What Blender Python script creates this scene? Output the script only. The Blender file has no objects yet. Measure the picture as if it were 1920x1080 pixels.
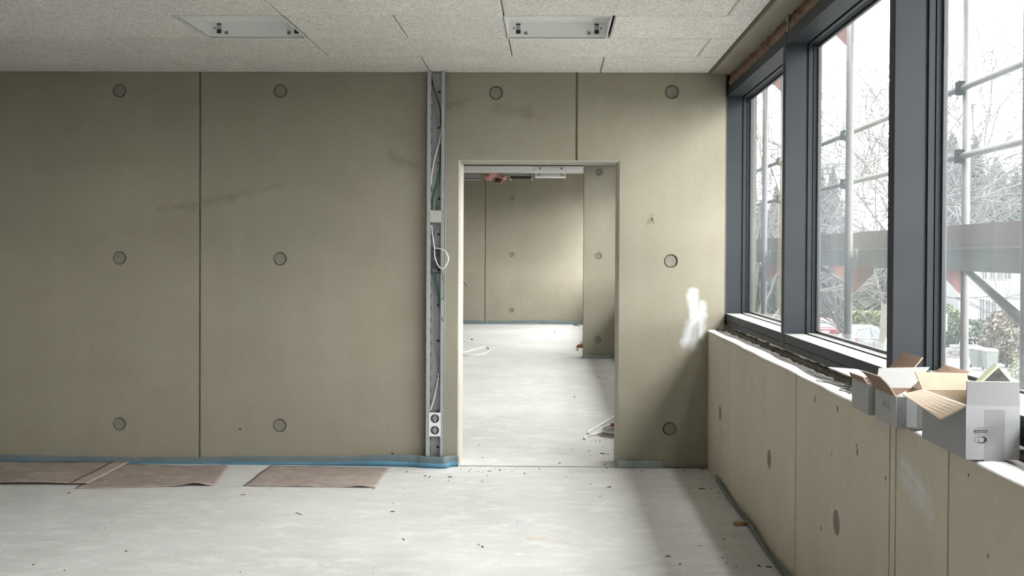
import bpy, math, random
from mathutils import Vector, Matrix
from mathutils.geometry import tessellate_polygon

# ------------------------------------------------------------------ camera, sky, exposure
SC = bpy.context.scene
COL = SC.collection
F, CX, CY, H = 2000.0, 995.5, 498.3, 1.509
YAW, PITCH, ROLL = .0193, .0115, .0054
RC = Matrix.Rotation(YAW, 3, 'Z') @ Matrix.Rotation(math.pi/2 - PITCH, 3, 'X') @ Matrix.Rotation(ROLL, 3, 'Z')
cam = bpy.data.cameras.new('camera')
cam.sensor_width = 36.0; cam.lens = F/1920*36.0
cam.shift_x = -(CX-960)/1920; cam.shift_y = -(540-CY)/1920
cam.clip_end = 600; cam.clip_start = .05
camo = bpy.data.objects.new('camera', cam); COL.objects.link(camo)
camo.matrix_world = Matrix.Translation((0, 0, H)) @ RC.to_4x4()
SC.camera = camo

SKY_STRENGTH = 1.6
world = bpy.data.worlds.new('overcast_sky'); SC.world = world; world.use_nodes = True
wn = world.node_tree.nodes['Background']
wn.inputs[0].default_value = (1.0, .985, .975, 1)
# overcast sky after the CIE standard: brightness (1 + 2 sin elevation) / 3
_t = world.node_tree
_tc = _t.nodes.new('ShaderNodeTexCoord'); _sp = _t.nodes.new('ShaderNodeSeparateXYZ'); _t.links.new(_tc.outputs['Generated'], _sp.inputs[0])
_mr = _t.nodes.new('ShaderNodeMapRange'); _t.links.new(_sp.outputs[2], _mr.inputs[0])
_mr.inputs[1].default_value = 0; _mr.inputs[2].default_value = 1; _mr.inputs[3].default_value = SKY_STRENGTH/3; _mr.inputs[4].default_value = SKY_STRENGTH
_t.links.new(_mr.outputs[0], wn.inputs[1])

def portal(y0, y1):
    l = bpy.data.lights.new('sky_portal', 'AREA'); l.shape = 'RECTANGLE'
    l.size = 1.75; l.size_y = y1-y0; l.cycles.is_portal = True
    o = bpy.data.objects.new('sky_portal', l); COL.objects.link(o)
    o.matrix_world = Matrix.Translation((1.47, (y0+y1)/2, 1.86)) @ Matrix.Rotation(math.pi/2, 4, 'Y')
portal(-3.3, 7.6); portal(7.8, 23.0)

SC.view_settings.view_transform = 'Standard'; SC.view_settings.look = 'None'
SC.view_settings.gamma = 1.0; SC.view_settings.use_curve_mapping = False
SC.view_settings.exposure = 4.68
SC.cycles.diffuse_bounces = 7; SC.cycles.max_bounces = 14; SC.cycles.transparent_max_bounces = 24
SC.cycles.caustics_reflective = False; SC.cycles.caustics_refractive = False
SC.cycles.use_denoising = True

# pixel of the photograph -> point on an axis plane (0 x, 1 y, 2 z)
def on(ax, v, px, py):
    d = RC @ Vector(((px-CX)/F, -(py-CY)/F, -1)); o = Vector((0, 0, H))
    return o + d*((v-o[ax])/d[ax])

# ------------------------------------------------------------------ mesh helpers
class MB:
    def __init__(s): s.v = []; s.f = []; s.m = []
    def face(s, pts, mi=0):
        b = len(s.v); s.v += [tuple(p) for p in pts]; s.f.append(tuple(range(b, b+len(pts)))); s.m.append(mi)
    def box(s, x0, x1, y0, y1, z0, z1, mi=0):
        b = len(s.v)
        s.v += [(x0,y0,z0),(x1,y0,z0),(x1,y1,z0),(x0,y1,z0),(x0,y0,z1),(x1,y0,z1),(x1,y1,z1),(x0,y1,z1)]
        for q in ((0,3,2,1),(4,5,6,7),(0,1,5,4),(1,2,6,5),(2,3,7,6),(3,0,4,7)):
            s.f.append(tuple(b+i for i in q)); s.m.append(mi)
        return s
    def chbox(s, x0, x1, y0, y1, z0, z1, c=.004, mi=0, ax=2, sign=-1):
        """box whose edges towards one side (axis, sign) are chamfered"""
        lo = [x0,y0,z0]; hi = [x1,y1,z1]
        o1, o2 = [a for a in (0,1,2) if a != ax]
        near = lo[ax] if sign < 0 else hi[ax]; far = hi[ax] if sign < 0 else lo[ax]
        def ringp(w, i):
            out = []
            for (a, b_) in ((lo[o1]+i, lo[o2]+i), (hi[o1]-i, lo[o2]+i), (hi[o1]-i, hi[o2]-i), (lo[o1]+i, hi[o2]-i)):
                p = [0,0,0]; p[ax] = w; p[o1] = a; p[o2] = b_; out.append(tuple(p))
            return out
        b = len(s.v); s.v += ringp(near, c) + ringp(near - sign*c, 0) + ringp(far, 0)
        s.f += [(b,b+1,b+2,b+3),(b+8,b+9,b+10,b+11)]; s.m += [mi, mi]
        for k in (0, 4):
            for i in range(4):
                j = (i+1) % 4
                s.f.append((b+k+i, b+k+j, b+k+4+j, b+k+4+i)); s.m.append(mi)
        return s
    def loft(s, rings, cap=True, mi=0, closed=True):
        b = len(s.v); n = len(rings[0])
        for r in rings: s.v += [tuple(p) for p in r]
        for k in range(len(rings)-1):
            for i in range(n if closed else n-1):
                j = (i+1) % n
                s.f.append((b+k*n+i, b+k*n+j, b+(k+1)*n+j, b+(k+1)*n+i)); s.m.append(mi)
        if cap:
            s.f.append(tuple(b+i for i in range(n))); s.m.append(mi)
            s.f.append(tuple(b+(len(rings)-1)*n+i for i in range(n))); s.m.append(mi)
        return s
    def tube(s, path, r, n=8, cap=True, mi=0):
        P = [Vector(p) for p in path]; R = r if isinstance(r, (list, tuple)) else [r]*len(P)
        rings = []; ref = None
        for i, p in enumerate(P):
            t = (P[min(i+1, len(P)-1)] - P[max(i-1, 0)])
            t = t.normalized() if t.length > 1e-9 else Vector((0,0,1))
            if ref is None: ref = Vector((1,0,0)) if abs(t.x) < .8 else Vector((0,1,0))
            u = (ref - t*ref.dot(t)).normalized(); w = t.cross(u); ref = u
            rings.append([p + (u*math.cos(a*2*math.pi/n) + w*math.sin(a*2*math.pi/n))*R[i] for a in range(n)])
        return s.loft(rings, cap, mi)
    def plate(s, outer, holes, t, fn, mi=0):
        """flat sheet with holes; fn(u, v, w) places it, w in 0..t"""
        loops = [outer] + list(holes); flat = [p for l in loops for p in l]
        tris = tessellate_polygon([[Vector((p[0], p[1], 0)) for p in l] for l in loops])
        b = len(s.v); n = len(flat)
        s.v += [tuple(fn(p[0], p[1], 0)) for p in flat] + [tuple(fn(p[0], p[1], t)) for p in flat]
        for a in tris:
            s.f.append(tuple(b+i for i in a)); s.f.append(tuple(b+n+i for i in reversed(a))); s.m += [mi, mi]
        k = 0
        for l in loops:
            for i in range(len(l)):
                j = (i+1) % len(l)
                s.f.append((b+k+i, b+k+j, b+n+k+j, b+n+k+i)); s.m.append(mi)
            k += len(l)
        return s
    def grid(s, P, thick=None, mi=0):
        """P[i][j] points; optional thickness downwards along a vector"""
        R, C = len(P), len(P[0]); b = len(s.v)
        for r in P: s.v += [tuple(p) for p in r]
        for i in range(R-1):
            for j in range(C-1):
                a = b+i*C+j; s.f.append((a, a+1, a+C+1, a+C)); s.m.append(mi)
        if thick is not None:
            t = Vector(thick); b2 = len(s.v)
            for r in P: s.v += [tuple(Vector(p)+t) for p in r]
            for i in range(R-1):
                for j in range(C-1):
                    a = b2+i*C+j; s.f.append((a+C, a+C+1, a+1, a)); s.m.append(mi)
            edge = [(0, j) for j in range(C)] + [(i, C-1) for i in range(1, R)] + [(R-1, j) for j in range(C-2, -1, -1)] + [(i, 0) for i in range(R-2, 0, -1)]
            for k in range(len(edge)):
                (i, j), (i2, j2) = edge[k], edge[(k+1) % len(edge)]
                s.f.append((b+i*C+j, b2+i*C+j, b2+i2*C+j2, b+i2*C+j2)); s.m.append(mi)
        return s
    def mesh(s, name, mats, smooth=False):
        me = bpy.data.meshes.new(name); me.from_pydata(s.v, [], s.f)
        for m in (mats if isinstance(mats, (list, tuple)) else [mats]): me.materials.append(m)
        if any(s.m): me.polygons.foreach_set('material_index', s.m)
        if smooth: me.polygons.foreach_set('use_smooth', [True]*len(s.f))
        me.validate(); me.update()
        return me
    def build(s, name, mats, parent=None, smooth=False, loc=None):
        me = s.mesh(name, mats, smooth)
        # keep normals outward
        import bmesh
        bm = bmesh.new(); bm.from_mesh(me)
        bmesh.ops.recalc_face_normals(bm, faces=bm.faces)
        bm.to_mesh(me); bm.free()
        o = bpy.data.objects.new(name, me); COL.objects.link(o)
        if parent: o.parent = parent
        if loc: o.location = loc
        return o

def tag(o, label=None, cat=None, group=None, kind=None):
    if label: o['label'] = label
    if cat: o['category'] = cat
    if group: o['group'] = group
    if kind: o['kind'] = kind
    return o
def thing(name, label, cat, loc=(0,0,0), rz=0, group=None):
    o = bpy.data.objects.new(name, None); COL.objects.link(o); o.empty_display_size = .1
    o.location = loc; o.rotation_euler = (0, 0, rz)
    return tag(o, label, cat, group)
def struct(name):
    o = bpy.data.objects.new(name, None); COL.objects.link(o); o.empty_display_size = .1
    return tag(o, kind='structure')
def copy_tree(o, parent=None):
    c = o.copy(); COL.objects.link(c); c.parent = parent
    for ch in o.children: copy_tree(ch, c)
    return c
def share(name, me, parent, loc=(0,0,0), rot=None):
    o = bpy.data.objects.new(name, me); COL.objects.link(o); o.parent = parent; o.location = loc
    if rot: o.rotation_euler = rot
    return o
def circ(u, v, r, n=24): return [(u+r*math.cos(2*math.pi*k/n), v+r*math.sin(2*math.pi*k/n)) for k in range(n)]
def rect(u0, u1, v0, v1): return [(u0,v0),(u1,v0),(u1,v1),(u0,v1)]

# ------------------------------------------------------------------ materials
class NT:
    def __init__(s, name):
        s.mat = bpy.data.materials.new(name); s.mat.use_nodes = True
        s.t = s.mat.node_tree; s.bsdf = s.t.nodes['Principled BSDF']; s.out = s.t.nodes['Material Output']
    def n(s, typ, **kw):
        nd = s.t.nodes.new(typ)
        for k, v in kw.items(): setattr(nd, k, v)
        return nd
    def l(s, a, b): s.t.links.new(a, b)
    def put(s, sock, v):
        if hasattr(v, 'is_output'): s.l(v, sock)
        else: sock.default_value = v
    def math(s, op, a, b=0.0, clamp=False):
        nd = s.n('ShaderNodeMath', operation=op, use_clamp=clamp); s.put(nd.inputs[0], a); s.put(nd.inputs[1], b); return nd.outputs[0]
    def noise(s, vec, scale, detail=4, rough=.55, dist=0.0):
        nd = s.n('ShaderNodeTexNoise'); nd.inputs['Scale'].default_value = scale; nd.inputs['Detail'].default_value = detail
        nd.inputs['Roughness'].default_value = rough; nd.inputs['Distortion'].default_value = dist
        if vec is not None: s.l(vec, nd.inputs['Vector'])
        return nd.outputs['Fac']
    def ramp(s, fac, stops):
        nd = s.n('ShaderNodeValToRGB'); e = nd.color_ramp.elements
        while len(e) < len(stops): e.new(.5)
        for el, (p, c) in zip(e, stops): el.position = p; el.color = (c, c, c, 1) if not isinstance(c, tuple) else (*c, 1)
        s.l(fac, nd.inputs[0]); return nd.outputs[0]
    def mix(s, fac, a, b, mode='MIX'):
        nd = s.n('ShaderNodeMix', data_type='RGBA', blend_type=mode)
        s.put(nd.inputs[0], fac)
        for i, v in ((6, a), (7, b)):
            if hasattr(v, 'is_output'): s.l(v, nd.inputs[i])
            else: nd.inputs[i].default_value = (*v, 1) if len(v) == 3 else v
        return nd.outputs[2]
    def pos(s): return s.n('ShaderNodeNewGeometry').outputs['Position']
    def scaled(s, vec, sc):
        nd = s.n('ShaderNodeVectorMath', operation='MULTIPLY'); s.l(vec, nd.inputs[0]); nd.inputs[1].default_value = sc; return nd.outputs[0]
    def bump(s, h, strength, dist=.01):
        nd = s.n('ShaderNodeBump'); nd.inputs['Strength'].default_value = strength; nd.inputs['Distance'].default_value = dist
        s.l(h, nd.inputs['Height']); s.l(nd.outputs[0], s.bsdf.inputs['Normal'])
    def seg(s, pos, a, b, r, soft, wob=None):
        """1 near the segment a-b, fading to 0 at r (+ wobble)"""
        a = Vector(a); b = Vector(b); ba = b-a; L2 = max(ba.length_squared, 1e-6)
        sub = s.n('ShaderNodeVectorMath', operation='SUBTRACT'); s.l(pos, sub.inputs[0]); sub.inputs[1].default_value = a
        dot = s.n('ShaderNodeVectorMath', operation='DOT_PRODUCT'); s.l(sub.outputs[0], dot.inputs[0]); dot.inputs[1].default_value = ba/L2
        h = s.math('ADD', dot.outputs['Value'], 0.0, clamp=True)
        scl = s.n('ShaderNodeVectorMath', operation='SCALE'); scl.inputs[0].default_value = ba; s.l(h, scl.inputs['Scale'])
        d = s.n('ShaderNodeVectorMath', operation='DISTANCE'); s.l(sub.outputs[0], d.inputs[0]); s.l(scl.outputs[0], d.inputs[1])
        dist = d.outputs['Value']
        if wob is not None: dist = s.math('ADD', dist, wob)
        mr = s.n('ShaderNodeMapRange'); s.l(dist, mr.inputs[0])
        mr.inputs[1].default_value = r-soft; mr.inputs[2].default_value = r; mr.inputs[3].default_value = 1; mr.inputs[4].default_value = 0
        return mr.outputs[0]

def plain(name, col, rough=.6, metal=0.0, var=.12, scale=12, bump=0.0, bscale=60):
    m = NT(name); p = m.n('ShaderNodeTexCoord').outputs['Object']
    f = m.noise(p, scale, 5)
    r = m.ramp(f, [(.25, 1-var), (.75, 1+var)])
    m.l(m.mix(1.0, col, r, 'MULTIPLY'), m.bsdf.inputs['Base Color'])
    m.bsdf.inputs['Roughness'].default_value = rough; m.bsdf.inputs['Metallic'].default_value = metal
    if bump: m.bump(m.noise(p, bscale, 4), bump, .004)
    return m.mat

def concrete(name, base, white=(), dark=(), holes=()):
    m = NT(name); p = m.pos()
    big = m.noise(p, .55, 4, .6); mid = m.noise(p, 2.6, 6, .62, .6); fine = m.noise(p, 38, 5, .6)
    streak = m.noise(m.scaled(p, (2.2, 2.2, .28)), 2.0, 5, .6)
    col = m.mix(m.ramp(big, [(.35, 0.0), (.65, 1.0)]), tuple(c*.90 for c in base), tuple(c*f for c, f in zip(base, (1.07, 1.06, 1.03))))
    col = m.mix(m.ramp(mid, [(.38, 0.0), (.66, .30)]), col, (base[0]*.80, base[1]*.76, base[2]*.66))
    col = m.mix(m.ramp(streak, [(.45, 0.0), (.72, .28)]), col, (base[0]*1.14, base[1]*1.15, base[2]*1.16))
    col = m.mix(.5, col, m.ramp(fine, [(.3, .93), (.7, 1.07)]), 'MULTIPLY')
    cloud = m.noise(m.scaled(p, (1.0, 1.0, .8)), 5.5, 5, .6, .4)
    col = m.mix(m.ramp(cloud, [(.58, 0.0), (.74, .30)]), col, (base[0]*.76, base[1]*.71, base[2]*.60))
    band = m.noise(m.scaled(p, (.35, .35, 2.4)), 1.6, 4, .55)
    col = m.mix(m.ramp(band, [(.5, 0.0), (.7, .22)]), col, (base[0]*.84, base[1]*.81, base[2]*.74))
    rnd = m.n('ShaderNodeObjectInfo').outputs['Random']
    col = m.mix(1.0, col, m.ramp(rnd, [(0, .965), (1, 1.03)]), 'MULTIPLY')
    wob = m.math('MULTIPLY', m.math('SUBTRACT', m.noise(p, 16, 5, .65), .5), .09)
    wob2 = m.math('MULTIPLY', m.math('SUBTRACT', m.noise(p, 9, 6, .7), .5), .24)
    mask = None
    for a, b, r, amt in dark:
        k = m.math('MULTIPLY', m.seg(p, a, b, r*1.1, r*1.1, wob2), amt*1.1)
        mask = k if mask is None else m.math('MAXIMUM', mask, k)
    if mask is not None: col = m.mix(mask, col, (base[0]*.48, base[1]*.44, base[2]*.36))
    mask = None
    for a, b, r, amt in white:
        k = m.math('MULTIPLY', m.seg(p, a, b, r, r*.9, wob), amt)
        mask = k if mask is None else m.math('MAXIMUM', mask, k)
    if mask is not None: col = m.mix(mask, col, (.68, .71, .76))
    mask = None
    for a, b, r in holes:
        k = m.seg(p, a, b, r, r*.4)
        mask = k if mask is None else m.math('MAXIMUM', mask, k)
    pores = m.ramp(m.noise(p, 55, 2, .4), [(.735, 0.0), (.76, .5)])
    col = m.mix(pores, col, (base[0]*.4, base[1]*.38, base[2]*.32))
    if mask is not None: col = m.mix(mask, col, (.03, .026, .02))
    m.l(col, m.bsdf.inputs['Base Color']); m.bsdf.inputs['Roughness'].default_value = .72
    m.bsdf.inputs['Specular IOR Level'].default_value = .35
    m.bump(m.math('ADD', m.noise(p, 14, 6, .6), m.math('MULTIPLY', pores, -.5)), .12, .006)
    return m.mat

D, ZC = 7.547, 2.786
def W(px, py): return tuple(on(1, D, px, py))
def PR(px, py): return tuple(on(0, 1.109, px, py))
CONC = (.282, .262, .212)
M = {}
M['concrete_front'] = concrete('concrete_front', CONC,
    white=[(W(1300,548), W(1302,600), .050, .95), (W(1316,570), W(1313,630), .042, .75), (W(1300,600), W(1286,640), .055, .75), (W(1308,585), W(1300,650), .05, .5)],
    dark=[(W(300,392), W(362,386), .035, .30), (W(388,380), W(440,368), .04, .33), (W(440,368), W(525,348), .03, .2), (W(935,200), W(990,212), .05, .28), (W(738,294), W(775,312), .05, .28), (W(1010,222), W(1018,223), .03, .2),
          (W(838,198), W(872,190), .03, .35), (W(1223,408), W(1223,415), .02, .5)],
    holes=[(W(1223,409), W(1223,413), .006), (W(450,804), W(450,805), .008), (W(735,850), W(736,851), .007)])
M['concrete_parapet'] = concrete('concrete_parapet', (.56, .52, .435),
    white=[(PR(1694,868), PR(1745,942), .035, .6), (PR(1690,890), PR(1746,968), .045, .45)],
    holes=[(PR(1528,746), PR(1528,752), .009), (PR(1570,764), PR(1570.5,770), .010), (PR(1606,834), PR(1606,837), .007), (PR(1607,845), PR(1607.5,851), .009),
           (PR(1559.5,845), PR(1559.5,854), .004), (PR(1539,988), PR(1539.5,992), .007), (PR(1660,895), PR(1661,899), .006), (PR(1852,1040), PR(1853,1046), .004), (PR(1816,890), PR(1816,892), .005)])
M['concrete'] = concrete('concrete_plain', CONC)
M['concrete_edge'] = concrete('concrete_reveal', (.40, .385, .34))
M['plug'] = plain('plug_mortar', (.205, .192, .158), .8, var=.15, scale=40, bump=.2)
M['core'] = plain('wall_core', (.13, .115, .085), .9)

def screed():
    m = NT('screed'); p = m.pos()
    a = m.noise(p, .9, 5, .6); b = m.noise(m.scaled(p, (1, 2.0, 1)), 4.5, 7, .68, .8); c = m.noise(p, 60, 4, .6)
    col = m.mix(m.ramp(a, [(.35, 0.0), (.65, 1.0)]), (.445, .443, .436), (.53, .53, .525))
    col = m.mix(m.ramp(b, [(.50, 0.0), (.70, .6)]), col, (.66, .662, .658))
    col = m.mix(m.ramp(b, [(.27, .5), (.42, 0.0)]), col, (.35, .342, .325))
    col = m.mix(.6, col, m.ramp(c, [(.3, .86), (.7, 1.1)]), 'MULTIPLY')
    sp = m.ramp(m.noise(p, 34, 2, .4), [(.76, 0.0), (.775, .6)])
    col = m.mix(sp, col, (.16, .13, .10))
    m.l(col, m.bsdf.inputs['Base Color']); m.bsdf.inputs['Roughness'].default_value = .62
    m.bsdf.inputs['Specular IOR Level'].default_value = .4
    m.bump(m.noise(p, 26, 5, .65), .12, .005)
    return m.mat
M['screed'] = screed()

def woodwool():
    m = NT('wood_wool_board'); p = m.pos()
    rnd = m.n('ShaderNodeObjectInfo').outputs['Random']
    wob = m.n('ShaderNodeVectorMath', operation='ADD'); m.l(p, wob.inputs[0])
    cx = m.n('ShaderNodeCombineXYZ'); m.l(m.math('MULTIPLY', rnd, 37.0), cx.inputs[2]); m.l(cx.outputs[0], wob.inputs[1])
    v = wob.outputs[0]
    f1 = m.noise(v, 30, 3, .6, 3.4); f2 = m.noise(v, 62, 3, .6, 2.4); f3 = m.noise(v, 3.0, 4)
    col = m.mix(m.ramp(f1, [(.36, 0.0), (.62, 1.0)]), (.54, .515, .47), (.93, .91, .87))
    col = m.mix(.7, col, m.ramp(f2, [(.3, .74), (.65, 1.12)]), 'MULTIPLY')
    col = m.mix(.6, col, m.ramp(f3, [(.3, .92), (.7, 1.06)]), 'MULTIPLY')
    col = m.mix(1.0, col, m.ramp(rnd, [(0, .965), (1, 1.03)]), 'MULTIPLY')
    m.l(col, m.bsdf.inputs['Base Color']); m.bsdf.inputs['Roughness'].default_value = .95
    m.bsdf.inputs['Specular IOR Level'].default_value = .1
    m.bump(m.math('ADD', f1, f2), .55, .006)
    return m.mat
M['board'] = woodwool()

def frame_mat():
    m = NT('anthracite_powder_coat'); p = m.pos()
    nz = m.n('ShaderNodeSeparateXYZ'); g = m.n('ShaderNodeNewGeometry'); m.l(g.outputs['Normal'], nz.inputs[0])
    up = m.ramp(nz.outputs[2], [(.85, 0.0), (.97, 1.0)])
    dust = m.math('MULTIPLY', up, m.ramp(m.noise(p, 9, 5, .65), [(.3, .45), (.7, .8)]))
    col = m.mix(m.ramp(m.noise(p, 3, 4), [(.3, 0.0), (.7, 1.0)]), (.034, .0395, .046), (.041, .047, .0535))
    col = m.mix(dust, col, (.46, .455, .43))
    m.l(col, m.bsdf.inputs['Base Color']); m.bsdf.inputs['Roughness'].default_value = .5; m.bsdf.inputs['Specular IOR Level'].default_value = .12
    return m.mat
M['frame'] = frame_mat()
M['frame_light'] = plain('grey_glazing_bead', (.035, .041, .048), .45, var=.05)
M['gasket'] = plain('black_gasket', (.018, .020, .026), .6)

def glass():
    m = NT('dusty_window_glass'); t = m.t
    tr = m.n('ShaderNodeBsdfTransparent'); tr.inputs[0].default_value = (.93, .94, .93, 1)
    gl = m.n('ShaderNodeBsdfGlossy'); gl.inputs['Roughness'].default_value = .02
    tl = m.n('ShaderNodeBsdfTranslucent'); tl.inputs[0].default_value = (.84, .95, 1.0, 1)
    lw = m.n('ShaderNodeLayerWeight'); lw.inputs[0].default_value = .5
    fr = m.math('ADD', m.math('MULTIPLY', m.math('POWER', lw.outputs['Facing'], 5.0), .6), .025)
    p = m.pos()
    d = m.ramp(m.noise(m.scaled(p, (1, 1.0, .35)), 2.4, 5, .6), [(.3, .012), (.7, .025)])
    s1 = m.n('ShaderNodeMixShader'); m.l(d, s1.inputs[0]); m.l(tr.outputs[0], s1.inputs[1]); m.l(tl.outputs[0], s1.inputs[2])
    s2 = m.n('ShaderNodeMixShader'); m.l(fr, s2.inputs[0]); m.l(s1.outputs[0], s2.inputs[1]); m.l(gl.outputs[0], s2.inputs[2])
    m.l(s2.outputs[0], m.out.inputs[0])
    return m.mat
M['glass'] = glass()

M['galv'] = plain('galvanised_steel', (.40, .42, .43), .42, .55, var=.1, scale=30)
M['galv_dark'] = plain('galvanised_back_plate', (.30, .31, .315), .5, .45, var=.12, scale=30)
M['white_metal'] = plain('white_sheet_metal', (.74, .75, .74), .45, var=.03)
M['white_plastic'] = plain('white_plastic', (.66, .67, .67), .4, var=.03)
M['dark'] = plain('black_void_plastic', (.012, .012, .012), .6)
M['dark_grey'] = plain('dark_grey_plastic', (.07, .075, .08), .5)
M['clip_pale'] = plain('pale_grey_clip', (.40, .40, .385), .5)
M['clip'] = plain('grey_clip', (.30, .31, .31), .5)
M['alu'] = plain('white_aluminium', (.80, .79, .79), .4, .1, var=.03)
M['cable_white'] = plain('white_cable_sheath', (.74, .75, .72), .5, var=.05)
M['cable_grey'] = plain('grey_cable_sheath', (.24, .25, .24), .5, var=.05)
M['cable_green'] = plain('green_cable_sheath', (.035, .12, .065), .5, var=.1)
M['cable_black'] = plain('black_cable_sheath', (.02, .022, .024), .5)
M['paper_board'] = plain('brown_floor_paper', (.27, .22, .195), .85, var=.22, scale=7, bump=.15, bscale=30)
def _dusty(mat):
    t = mat.node_tree; b = t.nodes['Principled BSDF']; src = b.inputs['Base Color'].links[0].from_socket
    tc = t.nodes.new('ShaderNodeTexCoord'); mp = t.nodes.new('ShaderNodeVectorMath'); mp.operation = 'MULTIPLY'; mp.inputs[1].default_value = (1, 1.4, 1)
    t.links.new(tc.outputs['Object'], mp.inputs[0])
    n = t.nodes.new('ShaderNodeTexNoise'); n.inputs['Scale'].default_value = 9; n.inputs['Detail'].default_value = 7; n.inputs['Roughness'].default_value = .72
    t.links.new(mp.outputs[0], n.inputs['Vector'])
    r = t.nodes.new('ShaderNodeMapRange'); r.inputs[1].default_value = .52; r.inputs[2].default_value = .74; r.inputs[3].default_value = 0; r.inputs[4].default_value = .55
    t.links.new(n.outputs['Fac'], r.inputs[0])
    m = t.nodes.new('ShaderNodeMix'); m.data_type = 'RGBA'; t.links.new(r.outputs[0], m.inputs[0]); t.links.new(src, m.inputs[6]); m.inputs[7].default_value = (.50, .46, .43, 1)
    t.links.new(m.outputs[2], b.inputs['Base Color'])
_dusty(M['paper_board'])
M['paper_strip'] = plain('brown_paper_fold', (.32, .265, .235), .85, var=.15, scale=9)
M['foam_blue'] = plain('blue_edge_foam', (.075, .19, .28), .8, var=.2, scale=6)
M['foam_grey'] = plain('grey_edge_foam', (.22, .25, .25), .85, var=.2, scale=8)
def film():
    m = NT('pale_blue_film'); p = m.pos()
    m.l(m.mix(m.ramp(m.noise(p, 5, 5), [(.3, 0.0), (.7, 1.0)]), (.17, .225, .245), (.25, .305, .32)), m.bsdf.inputs['Base Color'])
    m.bsdf.inputs['Roughness'].default_value = .5
    tl = m.n('ShaderNodeBsdfTranslucent'); tl.inputs[0].default_value = (.24, .36, .43, 1)
    s = m.n('ShaderNodeMixShader'); s.inputs[0].default_value = .4
    m.l(m.bsdf.outputs[0], s.inputs[1]); m.l(tl.outputs[0], s.inputs[2]); m.l(s.outputs[0], m.out.inputs[0])
    return m.mat
M['film'] = film()
def wool():
    m = NT('brown_mineral_wool'); p = m.pos()
    a = m.noise(p, 26, 6, .7, 1.5); b = m.noise(p, 7, 4, .6)
    col = m.mix(m.ramp(a, [(.32, 0.0), (.62, 1.0)]), (.075, .040, .024), (.37, .235, .16))
    col = m.mix(m.ramp(b, [(.4, 0.0), (.7, .5)]), col, (.28, .19, .12))
    m.l(col, m.bsdf.inputs['Base Color']); m.bsdf.inputs['Roughness'].default_value = .95
    m.bump(a, .8, .01)
    return m.mat
M['wool'] = wool()
M['seal'] = plain('dusty_sealing_foam', (.085, .072, .058), .95, var=.55, scale=14, bump=.5, bscale=30)
M['ledge'] = plain('dusty_ledge_mortar', (.34, .33, .30), .9, var=.3, scale=14, bump=.3)
M['foil'] = plain('white_membrane', (.78, .79, .78), .5, var=.08, scale=10)
M['carton_white'] = plain('white_lined_carton', (.32, .325, .335), .7, var=.05, scale=5)
M['carton_grey'] = plain('greyish_carton', (.36, .358, .35), .7, var=.08, scale=6)
M['carton_lid_shade'] = plain('shaded_lid_flap', (.20, .197, .195), .7, var=.05)  # darker carton copy: the rear flap's shade is painted into its colour
M['carton_tan'] = plain('tan_carton_inside', (.33, .262, .195), .75, var=.07, scale=20)
M['carton_brown'] = plain('brown_carton_inside', (.22, .145, .10), .8, var=.12, scale=14)
M['tape'] = plain('clear_tape', (.235, .24, .245), .3, var=.1, scale=20)
M['ink'] = plain('black_ink', (.025, .025, .03), .6)
M['ink_grey'] = plain('grey_ink', (.22, .22, .23), .6)
M['wood'] = plain('raw_wood', (.42, .28, .14), .8, var=.25, scale=30)
M['wood_pale'] = plain('pale_wood', (.60, .50, .34), .8, var=.15, scale=30)
M['crumb'] = plain('dark_crumbs', (.12, .095, .07), .95, var=.5, scale=3)
M['pink'] = plain('pink_insulation_film', (.42, .20, .17), .7, var=.2, scale=9)
M['red'] = plain('red_wrapper', (.30, .07, .04), .6, var=.2)
# outside
M['scaf'] = plain('galvanised_tube', (.042, .040, .038), .55, .2, var=.15, scale=9)
M['deck'] = plain('steel_deck', (.085, .088, .09), .6, .2, var=.15, scale=8)
M['galv_out'] = plain('bright_deck_lip', (.14, .14, .138), .6)
M['toe'] = plain('weathered_toe_board', (.040, .021, .019), .85, var=.25, scale=8)
M['rust'] = plain('red_oxide_paint', (.07, .018, .014), .7, var=.15)

# ------------------------------------------------------------------ floor
floor = tag(MB().box(-9.6, 1.5, -3.7, 23.6, -.30, -.06).build('floor', M['core']), kind='structure')
MB().box(-9.5, 1.13, -3.6, D-.022, -.059, 0).build('screed_field', M['screed'], floor)
MB().box(-9.5, 1.13, D+.014, 23.2, -.059, 0).build('screed_field', M['screed'], floor)

MB().box(-9.5, 1.12, D-.022, D+.014, -.05, -.006).build('joint_filler', M['gasket'], floor)

# ------------------------------------------------------------------ ceiling with wood wool boards
ceiling = tag(MB().box(-9.6, 1.11, -3.7, D+.25, 3.0, 3.2).build('ceiling', M['core']), kind='structure')
XJ, XE = -.265, 1.100
LIGHTS = [(-.268, .322, D-1.8, D-1.2), (-2.052, -1.462, D-1.8, D-1.2)]
me_cache = {}
def board(x0, x1, y1):
    y0 = y1-.6
    g = .003
    key = (round(x1-x0, 3))
    if key not in me_cache:
        me_cache[key] = MB().chbox(g, x1-x0-g, g, .6-g, 0, .025, .006).mesh('ceiling_board', M['board'])
    share('ceiling_board', me_cache[key], ceiling, (x0, y0, ZC))
for r in range(18):
    y1 = D - .6*r
    off = XJ + (.6 if r % 2 == 0 else 0)
    n = -8
    while off + 1.2*n < XE:
        a, b = max(off+1.2*n, -9.5), min(off+1.2*(n+1), XE); n += 1
        if b - a < .02: continue
        segs = [(a, b)]
        if r == 2:
            for (u0, u1, _, _) in LIGHTS:
                out = []
                for (p, q) in segs:
                    if q <= u0+.05 or p >= u1-.05: out.append((p, q)); continue
                    if u0 - p > .05: out.append((p, u0))
                    if q - u1 > .05: out.append((u1, q))
                segs = out
        for p, q in segs: board(p, q, y1)

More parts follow.
